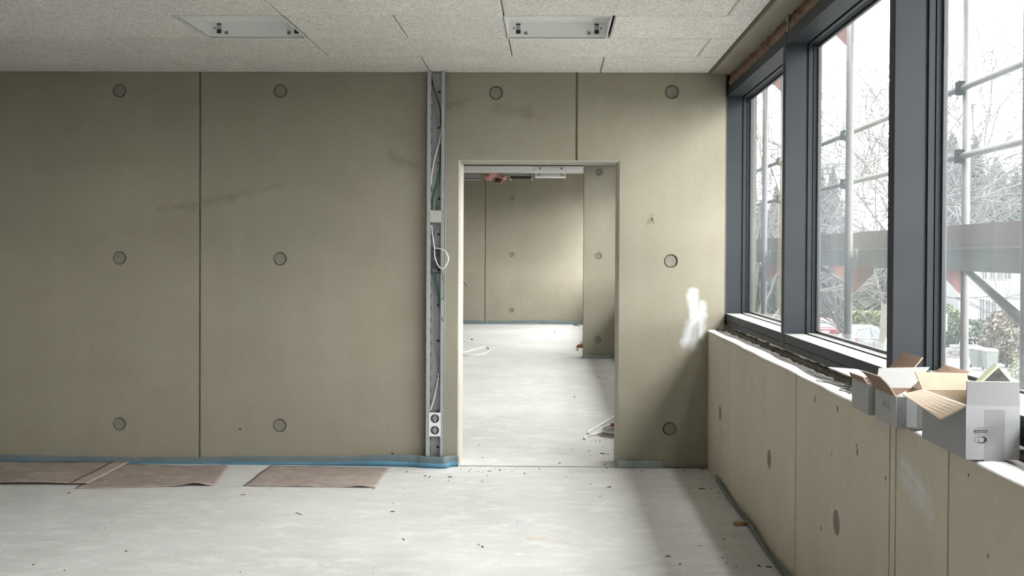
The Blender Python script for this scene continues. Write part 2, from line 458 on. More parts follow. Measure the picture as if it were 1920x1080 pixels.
# ------------------------------------------------------------------ front wall with door opening
DX0, DX1, DZ = -.648, .466, 2.158
CH = .012
wall = tag(MB().plate([(-9.6,0),(DX0,0),(DX0,DZ),(DX1,DZ),(DX1,0),(1.219,0),(1.219,3.0),(-9.6,3.0)], [], .23,
                      lambda u, v, w: (u, D+.02+w, v)).build('wall_front', M['concrete']), kind='structure')
plug_me = MB().loft([[(.0402*math.cos(k*math.pi/12), 0, .0402*math.sin(k*math.pi/12)) for k in range(24)],
                     [(.0425*math.cos(k*math.pi/12), .011, .0425*math.sin(k*math.pi/12)) for k in range(24)]]).mesh('tie_plug', M['plug'])
def panel(x0, x1, z0, z1, ties, parent, Y, mat, opening=None, fn=None, pfn=None, rot=None, t=.02, g=.0065):
    o = rect(x0+g, x1-g, z0, z1)
    if opening: o = opening
    mb = MB().plate(o, [circ(u, v, .0492) for u, v in ties], t, fn or (lambda u, v, w: (u, Y+w, v)))
    mb.build('concrete_panel', mat, parent)
    for u, v in ties:
        share('tie_plug', plug_me, parent, pfn(u, v) if pfn else (u, Y+.008, v), rot)
zt = ZC+.004
MB().box(1.2185, 1.46, D+.10, D+.245, .97, 2.86).box(1.2185, 1.2305, D+.012, D+.10, .97, 2.86).build('end_filler', M['core'], wall)
JZ = (.274, 1.461, 2.653)
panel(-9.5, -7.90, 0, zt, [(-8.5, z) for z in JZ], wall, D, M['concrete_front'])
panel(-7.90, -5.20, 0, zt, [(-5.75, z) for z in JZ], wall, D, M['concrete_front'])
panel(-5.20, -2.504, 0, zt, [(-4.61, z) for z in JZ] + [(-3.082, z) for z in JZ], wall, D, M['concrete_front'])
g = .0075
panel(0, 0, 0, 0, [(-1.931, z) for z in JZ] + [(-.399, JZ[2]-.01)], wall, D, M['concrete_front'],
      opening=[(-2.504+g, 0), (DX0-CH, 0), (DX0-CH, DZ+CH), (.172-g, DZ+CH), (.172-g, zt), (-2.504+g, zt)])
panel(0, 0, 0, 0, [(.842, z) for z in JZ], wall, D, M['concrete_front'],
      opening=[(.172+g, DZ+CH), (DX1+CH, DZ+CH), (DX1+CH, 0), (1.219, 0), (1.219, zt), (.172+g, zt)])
# chamfered arris round the opening
tr = MB()
A = [(DX0-CH, 0), (DX0-CH, DZ+CH), (DX1+CH, DZ+CH), (DX1+CH, 0)]
Bq = [(DX0+.002, 0), (DX0+.002, DZ-.002), (DX1-.002, DZ-.002), (DX1-.002, 0)]
for i in range(3):
    (a0, a1), (b0, b1) = (A[i], A[i+1]), (Bq[i], Bq[i+1])
    tr.face([(a0[0], D, a0[1]), (a1[0], D, a1[1]), (b1[0], D+.016, b1[1]), (b0[0], D+.016, b0[1])])
    tr.face([(b0[0], D+.016, b0[1]), (b1[0], D+.016, b1[1]), (b1[0], D+.25, b1[1]), (b0[0], D+.25, b0[1])])
tag(tr.build('trim_1', M['concrete_edge']), kind='structure')
# thin formwork seam on the second panel
MB().box(-1.1595, -1.1575, D-.0008, D, .02, zt-.01).build('formwork_seam', M['concrete'], wall)

# ------------------------------------------------------------------ right wall: parapet and lintel
XP, ZP = 1.109, .970
wr = tag(MB().box(XP+.02, 1.52, -3.6, 23.2, -.3, ZP-.003).build('wall_right', M['concrete']), kind='structure')
rotp = (0, 0, -math.pi/2)
def ppanel(y0, y1, ties=(), z1=ZP):
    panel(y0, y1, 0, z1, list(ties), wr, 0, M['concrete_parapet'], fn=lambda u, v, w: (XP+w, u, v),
          pfn=lambda u, v: (XP+.008, u, v), rot=rotp)
ppanel(4.836, 7.547, [(6.999, .472), (5.423, .474)])
ppanel(3.500, 4.836, [(4.145, .472)])
ppanel(3.440, 3.500)
ppanel(2.986, 3.440)
ppanel(.40, 2.986, [(1.5, .472)])
ppanel(-2.3, .40, [(-1.0, .472)])
ppanel(-3.6, -2.3)
ppanel(7.80, 11.5, [(9.0, .472), (10.6, .472)]); ppanel(11.5, 15.35, [(12.6, .472)]); ppanel(15.65, 19.4); ppanel(19.4, 22.7)
lintel = tag(MB().box(1.113, 1.264, -3.6, 23.2, 2.776, 3.2).box(1.264, 1.52, -3.6, 23.2, 2.86, 3.2).build('trim_2', M['concrete']), kind='structure')
MB().box(1.1005, 1.113, -3.6, D, 2.786, 3.0).build('shadow_gap', M['core'], lintel)

# ------------------------------------------------------------------ windows
XW = 1.231
ZB, ZT = 1.092, 2.622
def ring(mb, ya, yb, za, zb, wi, wo, x0, x1):
    o = rect(ya-wo, yb+wo, za-wo, zb+wo); i = rect(ya+wi, yb-wi, za+wi, zb-wi)
    mb.plate(o, [i], x1-x0, lambda u, v, w: (x0+w, u, v))
def make_window(n, y0, y1, endpost=False):
    """one bay: its near mullion starts at y0, the next mullion face is at y1"""
    w = struct('window_%d' % n)
    ya, yb = y0+.07, y1
    MB().box(XW, XW+.107, y0, ya, 1.012, 2.684).box(XW+.107, 1.425, y0+.016, ya-.016, 1.0, 2.75).build('mullion', M['frame'], w)
    if endpost:
        MB().box(XW, XW+.107, y1, y1+.07, 1.012, 2.684).box(XW+.107, 1.425, y1+.016, y1+.06, 1.0, 2.75).build('mullion', M['frame'], w)
    rb = MB().box(XW+.002, XW+.107, ya, yb, 1.046, ZB).box(XW+.107, 1.425, ya, yb, 1.03, ZB-.004)
    rb.build('bottom_rail', M['frame'], w)
    MB().box(XW+.002, 1.425, ya, yb, 1.012, 1.042).build('base_profile', M['frame'], w)
    MB().box(XW+.002, XW+.107, ya, yb, ZT, 2.682).box(XW+.107, 1.425, ya, yb, ZT+.012, 2.72).build('top_rail', M['frame'], w)
    s = MB(); ring(s, ya, yb, ZB, ZT, .004, .016, XW+.119, XW+.141); ring(s, ya, yb, ZB, ZT, .004, .016, XW+.146, XW+.166)
    s.build('sash_frame', M['frame'], w)
    s = MB(); ring(s, ya, yb, ZB, ZT, -.008, .015, XW+.107, XW+.17)
    s.build('gasket', M['gasket'], w)
    s = MB(); ring(s, ya, yb, ZB, ZT, .017, .0, XW+.167, XW+.183)
    s.build('glazing_bead', M['frame_light'], w)
    MB().box(XW+.176, XW+.180, ya+.008, yb-.008, ZB+.008, ZT-.008).build('pane', M['glass'], w)
    return w
MY = [7.575, 5.665, 3.865, 2.065, .265, -1.535, -3.335]
for k in range(6):
    make_window(k+1, MY[k+1], MY[k], endpost=(k == 0))
y = 7.85; n = 7
while y + 1.8 < 23.0:
    if not 13.2 < y < 15.0: make_window(n, y, y+1.8)
    else: make_window(n, y, y+1.8)
    n += 1; y += 1.8
# mounting plate above the first mullion
MB().box(1.236, 1.242, 5.66, 5.675, 2.684, 2.80).box(1.242, 1.30, 5.675, 5.72, 2.70, 2.775).build('mounting_plate', M['galv'], bpy.data.objects['window_1'])

rnd = random.Random(4)
def lumpy(name, mat, y0, y1, prof, amp, step, parent=None, seed=1):
    """strip along y with a lumpy cross section prof [(x, z)]"""
    r = random.Random(seed); rings = []; n = int((y1-y0)/step)
    for i in range(n+1):
        yy = y0+(y1-y0)*i/n
        rings.append([(x+r.uniform(-amp, amp), yy+r.uniform(-step*.3, step*.3), z+r.uniform(-amp, amp)) for x, z in prof])
    return MB().loft(rings).build(name, mat, parent, smooth=True)
tag(lumpy('insulation_strip', M['wool'], -3.3, 7.64, [(1.246, 2.690), (1.240, 2.712), (1.244, 2.738), (1.252, 2.762), (1.262, 2.782), (1.33, 2.80), (1.42, 2.79), (1.42, 2.69)], .010, .045, seed=3),
    'brown fibrous mineral wool strip stuffed above the window frames', 'insulation')
# ledge under the frames
lumpy('ledge_mortar', M['ledge'], -3.5, 7.53, [(1.125, .966), (1.125, .9695), (1.17, .970), (1.20, .970), (1.235, .970), (1.235, .966)], .0012, .08, wr, seed=8)
tag(lumpy('sealing_strip', M['seal'], -3.3, 7.52, [(1.204, .981), (1.209, .989), (1.220, 1.000), (1.238, 1.004), (1.238, .981)], .007, .055, seed=5),
    'dusty brown sealing strip squeezed under the window frames', 'sealing strip')
def membrane():
    r = random.Random(12); rows = []; n = 150
    for i in range(n+1):
        yy = 7.53-(7.53+3.4)*i/n
        e = 1.099+.003*math.sin(yy*4.1)+.0015*math.sin(yy*13+1)+r.uniform(-.0015, .0015)
        b = 1.158+.016*math.sin(yy*2.3+.6)+.01*math.sin(yy*7.7)
        h = .979+.001*math.sin(yy*9)
        rows.append([(e, yy, h-.005), (e+.012, yy, h), (e+.04, yy, h+.001+r.uniform(-.001, .001)), (b, yy, h-.001)])
    return MB().grid(rows, (0, 0, -.002)).build('membrane_strip', M['foil'], smooth=True)
tag(membrane(), 'white wavy edged membrane strip lying along the parapet edge', 'membrane')

# ------------------------------------------------------------------ rooms beyond the doorway
w2 = tag(MB().box(.462, 1.10, 15.42, 15.62, 0, 3.2).build('wall_middle', M['concrete']), kind='structure')
panel(.457, 1.107, 0, 3.2, [(.675, .272), (.675, 1.48), (.675, 2.692)], w2, 15.40, M['concrete'])
MB().box(-9.6, -3.2, 15.4, 15.62, 0, 3.2).build('concrete_panel', M['concrete'], w2)
wf = tag(MB().box(-9.6, 1.5, 22.72, 23.0, 0, 3.3).build('wall_far', M['concrete']), kind='structure')
for (a, b, ties) in ((-9.5, -4.1, []), (-4.1, -1.415, [(-2.0, z) for z in JZ]), (-1.415, 1.107, [(-.85, .30), (-.85, 1.485), (-.85, 2.68)])):
    panel(a, b, 0, 3.2, ties, wf, 22.70, M['concrete'], g=.011)
c2 = tag(MB().box(-9.6, 1.52, D+.25, 23.2, 3.2, 3.4).build('ceiling_beyond', M['concrete']), kind='structure')
for x0 in (-8.9, -7.7, -6.5, -5.3, -4.1, -2.9, -1.7, -.5, .7):
    for y0 in [D+.26+.6*k for k in range(12)]:
        x1 = min(x0+1.2, 1.10)
        key = ('b', round(x1-x0, 3))
        if key not in me_cache: me_cache[key] = MB().chbox(.002, x1-x0-.002, .002, .598, 0, .025, .004).mesh('ceiling_board', M['board'])
        share('ceiling_board', me_cache[key], c2, (x0, y0, 2.80))
# side and back walls
tag(MB().box(-9.8, -9.5, -3.7, 23.2, 0, 3.2).build('wall_left', M['concrete']), kind='structure')
tag(MB().box(-9.8, 1.5, -3.9, -3.6, 0, 3.2).build('wall_back', M['concrete']), kind='structure')
tag(MB().box(1.113, 1.50, 23.2, 23.5, -.3, 3.4).build('wall_end', M['concrete']), kind='structure')
# partition track across the wide opening
t = thing('partition_track', 'white aluminium ceiling track spanning the wide opening beyond the doorway', 'track', (0, 15.40, 2.68))
MB().box(-3.2, .455, .0, .10, .0, .085).build('track_profile', M['alu'], t)
MB().box(-3.2, .455, .02, .08, .098, .125).build('dark_slot', M['dark'], t)
MB().box(-3.2, .455, .0, .10, .125, .52).build('upper_beam', M['concrete'], t)
p0 = on(1, 15.385, 1003, 311); p1 = on(1, 15.385, 1063, 322)
MB().chbox(p0.x, p1.x, -.02, 0, .006, .075, .003, ax=1).build('cover_plate', M['white_metal'], t)
for u in (.16, .83):
    xx = p0.x+(p1.x-p0.x)*u
    MB().tube([(xx, -.022, .056), (xx, -.012, .056)], .013, 10).build('screw_hole', M['dark'], t)
# things hanging under the raw ceiling of the last room
def hang(px0, px1, py0, py1, Y):
    a = on(1, Y, px0, py0); b = on(1, Y, px1, py1); return a.x, b.x, b.z, a.z
x0, x1, z0, z1 = hang(905, 949, 322, 337, 19.6)
t = thing('ceiling_insulation', 'pink torn insulation film sagging under the far ceiling', 'insulation', ((x0+x1)/2, 19.6, z0))
r = random.Random(2); P = []
for i in range(9):
    row = []
    for j in range(5):
        u, v = i/8, j/4
        sag = (.9 if .3 < u < .75 else .35)*math.sin(math.pi*v)*.10
        row.append(((u-.5)*(x1-x0)*(1-.1*v), v*.8, (z1-z0)*.75 - sag + r.uniform(-.02, .02) - .05*math.sin(u*9)))
    P.append(row)
MB().grid(P, (0, 0, -.02)).build('film_sheet', M['pink'], t)
MB().loft([[(-.02, .2, -.03), (.10, .2, -.06), (.14, .25, .02), (0, .3, .03)], [(.0, .5, -.03), (.10, .5, -.05), (.14, .5, .02), (0, .5, .04)]]).build('torn_flap', M['carton_brown'], t)
for zz in (.9,):
    for hx_, hy_ in ((-.2, .1), (.2, .7)): MB().tube([(hx_, hy_, (z1-z0)*.75), (hx_, hy_, 3.19-z0)], .006, 6).build('hanger_wire', M['galv'], t)
x0, x1, z0, z1 = hang(955, 998, 324, 335, 19.2)
t = thing('ceiling_hatch', 'open dark ceiling duct between pink film and white light', 'duct', ((x0+x1)/2, 19.2, z0))
hw = (x1-x0)/2
MB().box(-hw, hw, 0, .6, .05, .07).box(-hw, -hw+.02, 0, .6, 0, .3).box(hw-.02, hw, 0, .6, 0, .3).build('duct_body', M['galv_dark'], t)
MB().box(-hw+.02, hw-.02, -.004, .01, .0, .045).build('opening', M['dark'], t)
MB().box(-hw-.02, hw, -.03, -.0, .072, .10).build('rim', M['galv'], t)
MB().box(-.01, .01, .3, .32, .07, 3.2-z0).build('hanger', M['galv'], t)
x0, x1, z0, z1 = hang(1003, 1061, 325, 332, 18.4)
t = thing('white_light_fitting', 'white flat light fitting hanging under the far ceiling', 'ceiling light', ((x0+x1)/2, 18.4, z0))
hw = (x1-x0)/2
MB().chbox(-hw, hw, 0, .28, 0, .06, .008).build('housing', M['white_metal'], t)
for u in (-.75, .75):
    MB().box(u*hw-.02, u*hw+.02, .1, .14, .06, 3.19-z0).build('bracket', M['galv'], t)
    MB().box(u*hw-.03, u*hw+.03, -.004, 0, .02, .045).build('clip', M['clip'], t)
x0, x1, z0, z1 = hang(869, 900, 323, 336, 19.8)
t = thing('cable_tray', 'grey steel tray under the far ceiling left of the pink film', 'cable tray', (x1, 19.8, z0))
MB().box(-1.2, 0, 0, .3, 0, .012).box(-1.2, 0, 0, .012, 0, .09).box(-1.2, 0, .288, .3, 0, .09).build('tray', M['galv'], t)
MB().box(-.6, -.57, .13, .16, .012, 3.2-z0).build('hanger', M['galv'], t)

# ------------------------------------------------------------------ recessed light housings
def light_box(x0, x1, y0, y1, label):
    t = thing('recessed_light_housing', label, 'light housing', ((x0+x1)/2, (y0+y1)/2, ZC), 0, 'empty light housings in the ceiling')
    a, b = (x1-x0)/2, (y1-y0)/2; h = .092; k = .010
    mb = MB()
    mb.plate(rect(-a+.002, a-.002, -b+.002, b-.002), [rect(-a+k, a-k, -b+k, b-k)], .006, lambda u, v, w: (u, v, -.003+w))
    mb.box(-a+k-.003, -a+k, -b+k, b-k, 0, h).box(a-k, a-k+.003, -b+k, b-k, 0, h)
    mb.box(-a+k, a-k, -b+k-.003, -b+k, 0, h).box(-a+k, a-k, b-k, b-k+.003, 0, h)
    mb.box(-a+k-.003, a-k+.003, -b+k-.003, b-k+.003, h, h+.003)
    mb.build('housing', M['white_metal'], t)
    for s in (-1, 1):
        for sy in (-1, 1):
            yf = sy*(b-k); d = -sy*.0012
            xx = s*.232
            MB().box(xx-.013, xx+.013, min(yf, yf+d), max(yf, yf+d), .076, .085).build('slot', M['dark'], t)
            MB().box(xx-.014, xx+.014, min(yf, yf+d), max(yf, yf+d), .025, .049).build('slot', M['dark'], t)
            MB().box(xx-.012, xx+.012, min(yf, yf+d*4), max(yf, yf+d*4), .051, .074).build('spring_plate', M['galv'], t)
            x2 = s*.187
            MB().box(x2-.010, x2+.010, min(yf, yf+d*6), max(yf, yf+d*6), .020, .038).build('clip', M['clip'], t)
            MB().box(x2-.006, x2+.006, min(yf, yf+d*10), max(yf, yf+d*10), .024, .030).build('clip', M['dark_grey'], t)
            x3 = xx+s*.026
            MB().tube([(x3, yf, .058), (x3, yf+d, .058)], .005, 8).build('screw_hole', M['dark'], t)
light_box(*LIGHTS[0], 'empty white recessed light housing above the doorway')
light_box(*LIGHTS[1], 'empty white recessed light housing above the concrete wall, far from the windows')

# ------------------------------------------------------------------ cable channel beside the door
YCH = D-.064
ch = thing('cable_channel', 'tall open galvanised cable channel beside the doorway', 'cable channel', (-.816, D, 0))
hx = .066
slots = []
for k in range(11):
    zc = .135+.251*k
    if zc < 2.7: slots.append([(.017+.013*math.cos(a*math.pi/5), zc+.0085*math.sin(a*math.pi/5)) for a in range(10)])
    z2 = zc+.125
    if z2 < 2.7: slots.append([(.033+.006*math.cos(a*math.pi/4), z2+.006*math.sin(a*math.pi/4)) for a in range(8)])
dash = []
zc = .10
while zc < 2.7:
    dash.append(rect(-.040, -.034, zc, zc+.035)); zc += .0837
MB().plate(rect(-.050, .046, .01, 2.78), slots+dash, .002, lambda u, v, w: (u, -.020+w, v)).build('back_plate', M['galv_dark'], ch)
MB().box(-.050, .046, -.0165, -.0150, .01, 2.78).build('slot_shade_backing', M['dark'], ch)  # black sheet added behind the holes, painting their shade
lf = MB()
for za, zb in ((.01, 1.993), (1.996, 2.784)):
    lf.box(-hx, -hx+.003, -.064, -.003, za, zb).box(-hx, -hx+.030, -.064, -.061, za, zb).box(-hx+.028, -hx+.031, -.061, -.050, za, zb)
lf.build('left_flange', M['galv'], ch)
rf = MB()
for za, zb in ((.01, 1.993), (1.996, 2.784)):
    rf.box(hx-.003, hx, -.064, -.003, za, zb).box(hx-.027, hx, -.064, -.061, za, zb).box(hx-.030, hx-.027, -.061, -.050, za, zb)
rf.build('right_flange', M['galv'], ch)
MB().box(-.055, -.050, -.040, -.003, .01, 2.78).box(.046, .051, -.040, -.003, .01, 2.78).build('inner_web', M['galv_dark'], ch)
MB().chbox(-.042, .036, -.066, -.058, 1.722, 1.808, .003, ax=1).build('retaining_clip', M['clip_pale'], ch)
def device_box(za, zb):
    def rr(i):
        pts = []
        for cx_, cz_, a0 in ((.034-i-.012, zb-i-.012, 0), (-.042+i+.012, zb-i-.012, 90), (-.042+i+.012, za+i+.012, 180), (.034-i-.012, za+i+.012, 270)):
            for q in range(4): pts.append((cx_+.012*math.cos(math.radians(a0+q*30)), cz_+.012*math.sin(math.radians(a0+q*30))))
        return pts
    MB().plate(rr(0), [rr(.006)], .03, lambda u, v, w: (u, -.054+w, v)).box(-.040, .032, -.026, -.024, za+.004, zb-.004).build('device_box', M['dark_grey'], ch)
device_box(1.475, 1.552); device_box(1.395, 1.462)

so = thing('socket_outlet', 'white double socket outlet low in the open cable channel', 'socket', (-.815, D-.06, .218))
hw = .041
MB().plate(rect(-hw, hw, 0, .168), [circ(0, .043, .031, 20), circ(0, .125, .031, 20)], .008, lambda u, v, w: (u, w-.008, v)).build('cover_frame', M['white_plastic'], so)
for zc in (.043, .125):
    cup = MB().plate(circ(0, zc, .031, 20), [circ(0, zc, .0285, 20)], .030, lambda u, v, w: (u, w-.004, v)).box(-.030, .030, .020, .024, zc-.030, zc+.030)
    c = cup.build('cup', M['dark'], so)
    f = MB().plate([(.0165*math.cos(a*math.pi/4+.39), zc+.0165*math.sin(a*math.pi/4+.39)) for a in range(8)], [circ(-.008, zc, .003, 8), circ(.008, zc, .003, 8)], .02, lambda u, v, w: (u, w+.001, v))
    f.build('socket_face', M['clip'], so)
    for za in (zc+.014, zc-.024): MB().box(-.004, .004, -.002, .004, za, za+.010).build('earth_contact', M['galv'], so)
MB().box(-.030, .030, .004, .036, .004, .164).build('back_box', M['dark_grey'], so)

def spline(pts, n=6):
    P = [Vector(p) for p in pts]; out = []
    for i in range(len(P)-1):
        a = P[max(i-1, 0)]; b = P[i]; c = P[i+1]; d = P[min(i+2, len(P)-1)]
        for k in range(n):
            s = k/n
            out.append(.5*((2*b)+(c-a)*s+(2*a-5*b+4*c-d)*s*s+(3*b-a-3*c+d)*s**3))
    out.append(P[-1]); return out
def cable(pxs, mat, r, label, off=.030, name='cable', group=None):
    pts = []
    for q in pxs:
        o = q[2] if len(q) > 2 else off
        pts.append(on(1, D-o, q[0], q[1]))
    b = min(pts, key=lambda p: p.z)
    mb = MB().tube([p-b for p in spline(pts)], r, 7)
    ob = mb.build(name, mat, None, True, b)
    return tag(ob, label, 'cable', group)
cable([(808,139),(810,150),(813,165),(818,179),(822,192),(825.5,205),(826,225),(826,236)], M['cable_black'], .0042, 'black cable at the top of the cable channel')
cable([(815,180),(817,200),(819,230),(821,262),(823,300),(821,340),(820,392)], M['cable_grey'], .0035, 'thin grey cable down the upper cable channel')
cable([(827,248,.045),(823,268,.045),(817,290,.045),(812,312,.045),(809,332,.045),(808,346,.045)], M['cable_white'], .0042, 'white cable slanting across the upper cable channel')
cable([(826,270),(825,296),(823,318),(818,345),(813,368),(810.5,393)], M['cable_green'], .0045, 'green cable slanting behind the white clip of the channel')
cable([(828,285),(827,310),(824,335),(820,365),(818,394)], M['cable_green'], .003, 'thin green cable beside the right flange of the upper channel', off=.024)
cable([(822,418),(817,432),(813,445),(811,458)], M['cable_grey'], .003, 'short grey cable below the white clip')
cable([(809,422,.045),(811,440,.05),(814,462,.06),(815,480,.07),(819,493,.078),(825,502,.085),(832,503,.09),(838,495,.09),(840.5,485,.09),(838,476,.088),(832,469,.083),(823,466,.075),(814,465,.068)], M['cable_white'], .0038, 'white cable looping out of the cable channel beside the doorway')
cable([(812,512,.035),(815,528,.035),(819,546,.038),(822,560,.042),(825,578,.05),(828,592,.06),(831,602,.066)], M['cable_green'], .0038, 'green cable ending in the middle of the cable channel', name='cable')
cable([(817,511,.03),(819,530,.034),(822,550,.036),(824.5,572,.04)], M['cable_green'], .0032, 'second green cable end beside the longer one')
cable([(825,500,.06),(830,516,.075),(832.5,532,.08),(833,548,.078),(832,560,.07),(828,560,.066)], M['cable_green'], .0026, 'thin green cable bulging over the right flange of the channel')
cable([(811,505,.035),(814,540,.03),(816,580,.028),(816,620,.028),(818,655,.03),(822,690,.032),(822.5,708,.034)], M['cable_grey'], .0028, 'long grey cable down the lower cable channel')
cable([(822,700,.036),(820,718,.04),(815,742,.044),(810,760,.047),(807,769,.045)], M['cable_white'], .004, 'white cable slanting above the double socket')
cable([(819,815,.034),(823,826,.034),(826.5,836,.03)], M['cable_grey'], .005, 'grey cable leaving below the double socket')
MB().tube([on(1, D-.045, 808, 510)-Vector((-.816, D, 0)), on(1, D-.048, 826, 512)-Vector((-.816, D, 0))], .004, 6).build('cable_tie', M['cable_black'], ch)

# ------------------------------------------------------------------ edge insulation strips
def strip(name, path, zt_fn, label, foam=True, mats=None, foam_h=.035, hang=True, seed=0):
    """upright film along a plan path with a blue foam foot"""
    r = random.Random(seed); P = spline([(x, y_, 0) for x, y_ in path], 10)
    base = P[0].copy()
    t = thing(name, label, 'insulation strip', base)
    rows = []; L = 0
    for i, p in enumerate(P):
        if i: L += (p-P[i-1]).length
        z = zt_fn(L) + r.uniform(-.002, .002)
        d = (P[min(i+1, len(P)-1)]-P[max(i-1, 0)]).normalized(); nrm = Vector((d.y, -d.x, 0))
        w = .004*math.sin(L*7+1)
        q = p-base
        rows.append([q+nrm*(w+.012)+Vector((0, 0, .003)), q+nrm*(w+.006)+Vector((0, 0, z*.4)), q+nrm*w*.5+Vector((0, 0, z*.75)), q+Vector((0, 0, z))])
    mats = mats or (M['film'], M['foam_blue'])
    MB().grid(rows, (0, .003, 0)).build('film_strip', mats[0], t, True)
    if foam:
        L_ = [0]
        for i in range(1, len(P)): L_.append(L_[-1]+(P[i]-P[i-1]).length)
        rings = []
        for i, p in enumerate(P):
            d = (P[min(i+1, len(P)-1)]-P[max(i-1, 0)]).normalized(); nrm = Vector((d.y, -d.x, 0)); q = p-base
            h = foam_h*(.38+.18*math.sin(L_[i]*1.7+1)+(.55*min(1, max(0, (L_[i]-3.9)/.3))))
            rings.append([q+nrm*.020, q+nrm*.016+Vector((0, 0, h)), q+nrm*.004+Vector((0, 0, h*.9)), q+nrm*.004])
        MB().loft(rings).build('foam_strip', mats[1], t, True)
    return t
X0 = -.882
strip('edge_insulation_strip', [(-5.5, 7.532), (-4, 7.53), (-3, 7.525), (-2, 7.53), (-1.4, 7.52), (-1.0, 7.50), (X0-.03, 7.476), (X0+.02, 7.462), (-.80, 7.455), (-.748, 7.452), (-.735, 7.475), (-.72, 7.508), (-.68, 7.525), (-.652, 7.528)],
      lambda L: .052+.010*math.sin(L*1.9)+(.022 if L > 4.0 else 0)*min(1, max(0, (L-4.0)/.4)), 'long blue edge insulation strip along the concrete wall foot to the doorway')
strip('edge_insulation_strip', [(.470, 7.535), (.56, 7.525), (.70, 7.53), (.80, 7.54)], lambda L: .050-.03*max(0, L-.25), 'short blue grey edge insulation strip right of the doorway', mats=(M['foam_grey'], M['foam_grey']), foam_h=.02)
strip('edge_insulation_strip', [(-5, 22.68), (-3, 22.67), (-1, 22.68), (.44, 22.68), (1.0, 22.68)], lambda L: .075+.012*math.sin(L*3), 'blue grey edge insulation strip at the foot of the far wall', foam_h=.02, mats=(M['film'], M['foam_grey']))
strip('edge_insulation_strip', [(.46, 15.375), (.8, 15.37), (1.09, 15.375)], lambda L: .05, 'grey edge insulation strip at the foot of the short wall beyond the doorway', mats=(M['foam_grey'], M['foam_grey']), foam_h=.02)
strip('edge_insulation_strip', [(1.095, 7.1), (1.088, 6.5), (1.09, 6.0), (1.084, 5.4), (1.088, 4.8), (1.085, 4.2), (1.09, 3.4), (1.09, 2.4)][::-1], lambda L: .045+.010*math.sin(L*6), 'grey dusty edge insulation strip along the parapet foot', mats=(M['foam_grey'], M['foam_grey']), foam_h=.018)

# ------------------------------------------------------------------ floor paper sheets
def sheet(corners, label, z=.004, lift=None, seed=1, band=None):
    """corners: front-left, front-right, back-right, back-left (x, y)"""
    r = random.Random(seed); a, b, c, d = [Vector((x, y_, 0)) for x, y_ in corners]
    N, K = 40, 16; rows = []
    for j in range(K+1):
        v = j/K; row = []
        for i in range(N+1):
            u = i/N
            p = (a*(1-u)+b*u)*(1-v)+(d*(1-u)+c*u)*v
            h = z+.0025*math.sin(u*7+seed)*math.cos(v*5+seed*2)+.0012*math.sin(u*19+v*13)
            if lift:
                for (lu, lv, lr, lh) in lift: h += lh*math.exp(-((u-lu)/lr)**2-((v-lv)/(lr*1.6))**2)
            row.append(p+Vector((0, 0, max(h, .0035))))
        rows.append(row)
    ctr = (a+b+c+d)/4
    t = thing('floor_paper_sheet', label, 'paper sheet', (ctr.x, ctr.y, 0), 0, 'brown paper sheets at the wall foot')
    rows = [[p-ctr for p in rw] for rw in rows]
    MB().grid(rows, (0, 0, -.003)).build('sheet', M['paper_board'], t, True)
    if band:
        i0, i1 = int(band[0]*N), int(band[1]*N)
        MB().grid([[p+Vector((0, 0, .0035)) for p in rw[i0:i1+1]] for rw in rows], (0, 0, -.003)).build('folded_edge', M['paper_strip'], t, True)
    return t
sheet([(-3.02, 6.69), (-2.16, 6.815), (-2.25, 7.40), (-3.02, 7.49)], 'middle brown paper sheet, with a lifted front corner, tucked under its left neighbour', lift=[(.86, 0, .09, .020), (.95, 1, .2, .012)], seed=3)
sheet([(-3.93, 6.77), (-2.975, 6.80), (-2.99, 7.50), (-3.95, 7.47)], 'leftmost brown paper sheet with a pale folded strip along its right edge', z=.013, lift=[(.55, 0, .2, .010)], seed=5, band=(.885, 1.0))
sheet([(-1.975, 6.815), (-1.118, 6.80), (-1.13, 7.43), (-1.975, 7.47)], 'rightmost brown paper sheet, lying alone near the cable channel', lift=[(.88, 0, .08, .014), (.05, 0, .1, .004)], seed=8)

# ------------------------------------------------------------------ cartons on the parapet
def flap(parent, h0, h1, f1, f0, mats, t=.004, name='flap', bend=0.0):
    """hinge h0-h1, free edge f0-f1; first material on the upper side"""
    h0, h1, f0, f1 = map(Vector, (h0, h1, f0, f1))
    n = (h1-h0).cross(f0-h0).normalized()
    K = 6; top = []; 
    for j in range(K+1):
        v = j/K
        top.append([h0.lerp(f0, v)+n*bend*math.sin(math.pi*v), ((h0+h1)/2).lerp((f0+f1)/2, v)+n*bend*1.3*math.sin(math.pi*v), h1.lerp(f1, v)+n*bend*math.sin(math.pi*v)])
    mb = MB(); mb.grid(top, None, 0); mb.grid([[p-n*t for p in r_] for r_ in top], None, 1)
    C = 3; E_ = [(0,0),(0,1),(0,2)]+[(i,2) for i in range(1,K+1)]+[(K,1),(K,0)]+[(i,0) for i in range(K-1,0,-1)]
    for k in range(len(E_)):
        (i, j), (i2, j2) = E_[k], E_[(k+1) % len(E_)]
        mb.face([top[i][j], top[i2][j2], top[i2][j2]-n*t, top[i][j]-n*t], 2)
    return mb.build(name, [mats[0], mats[1], M['carton_tan']], parent)
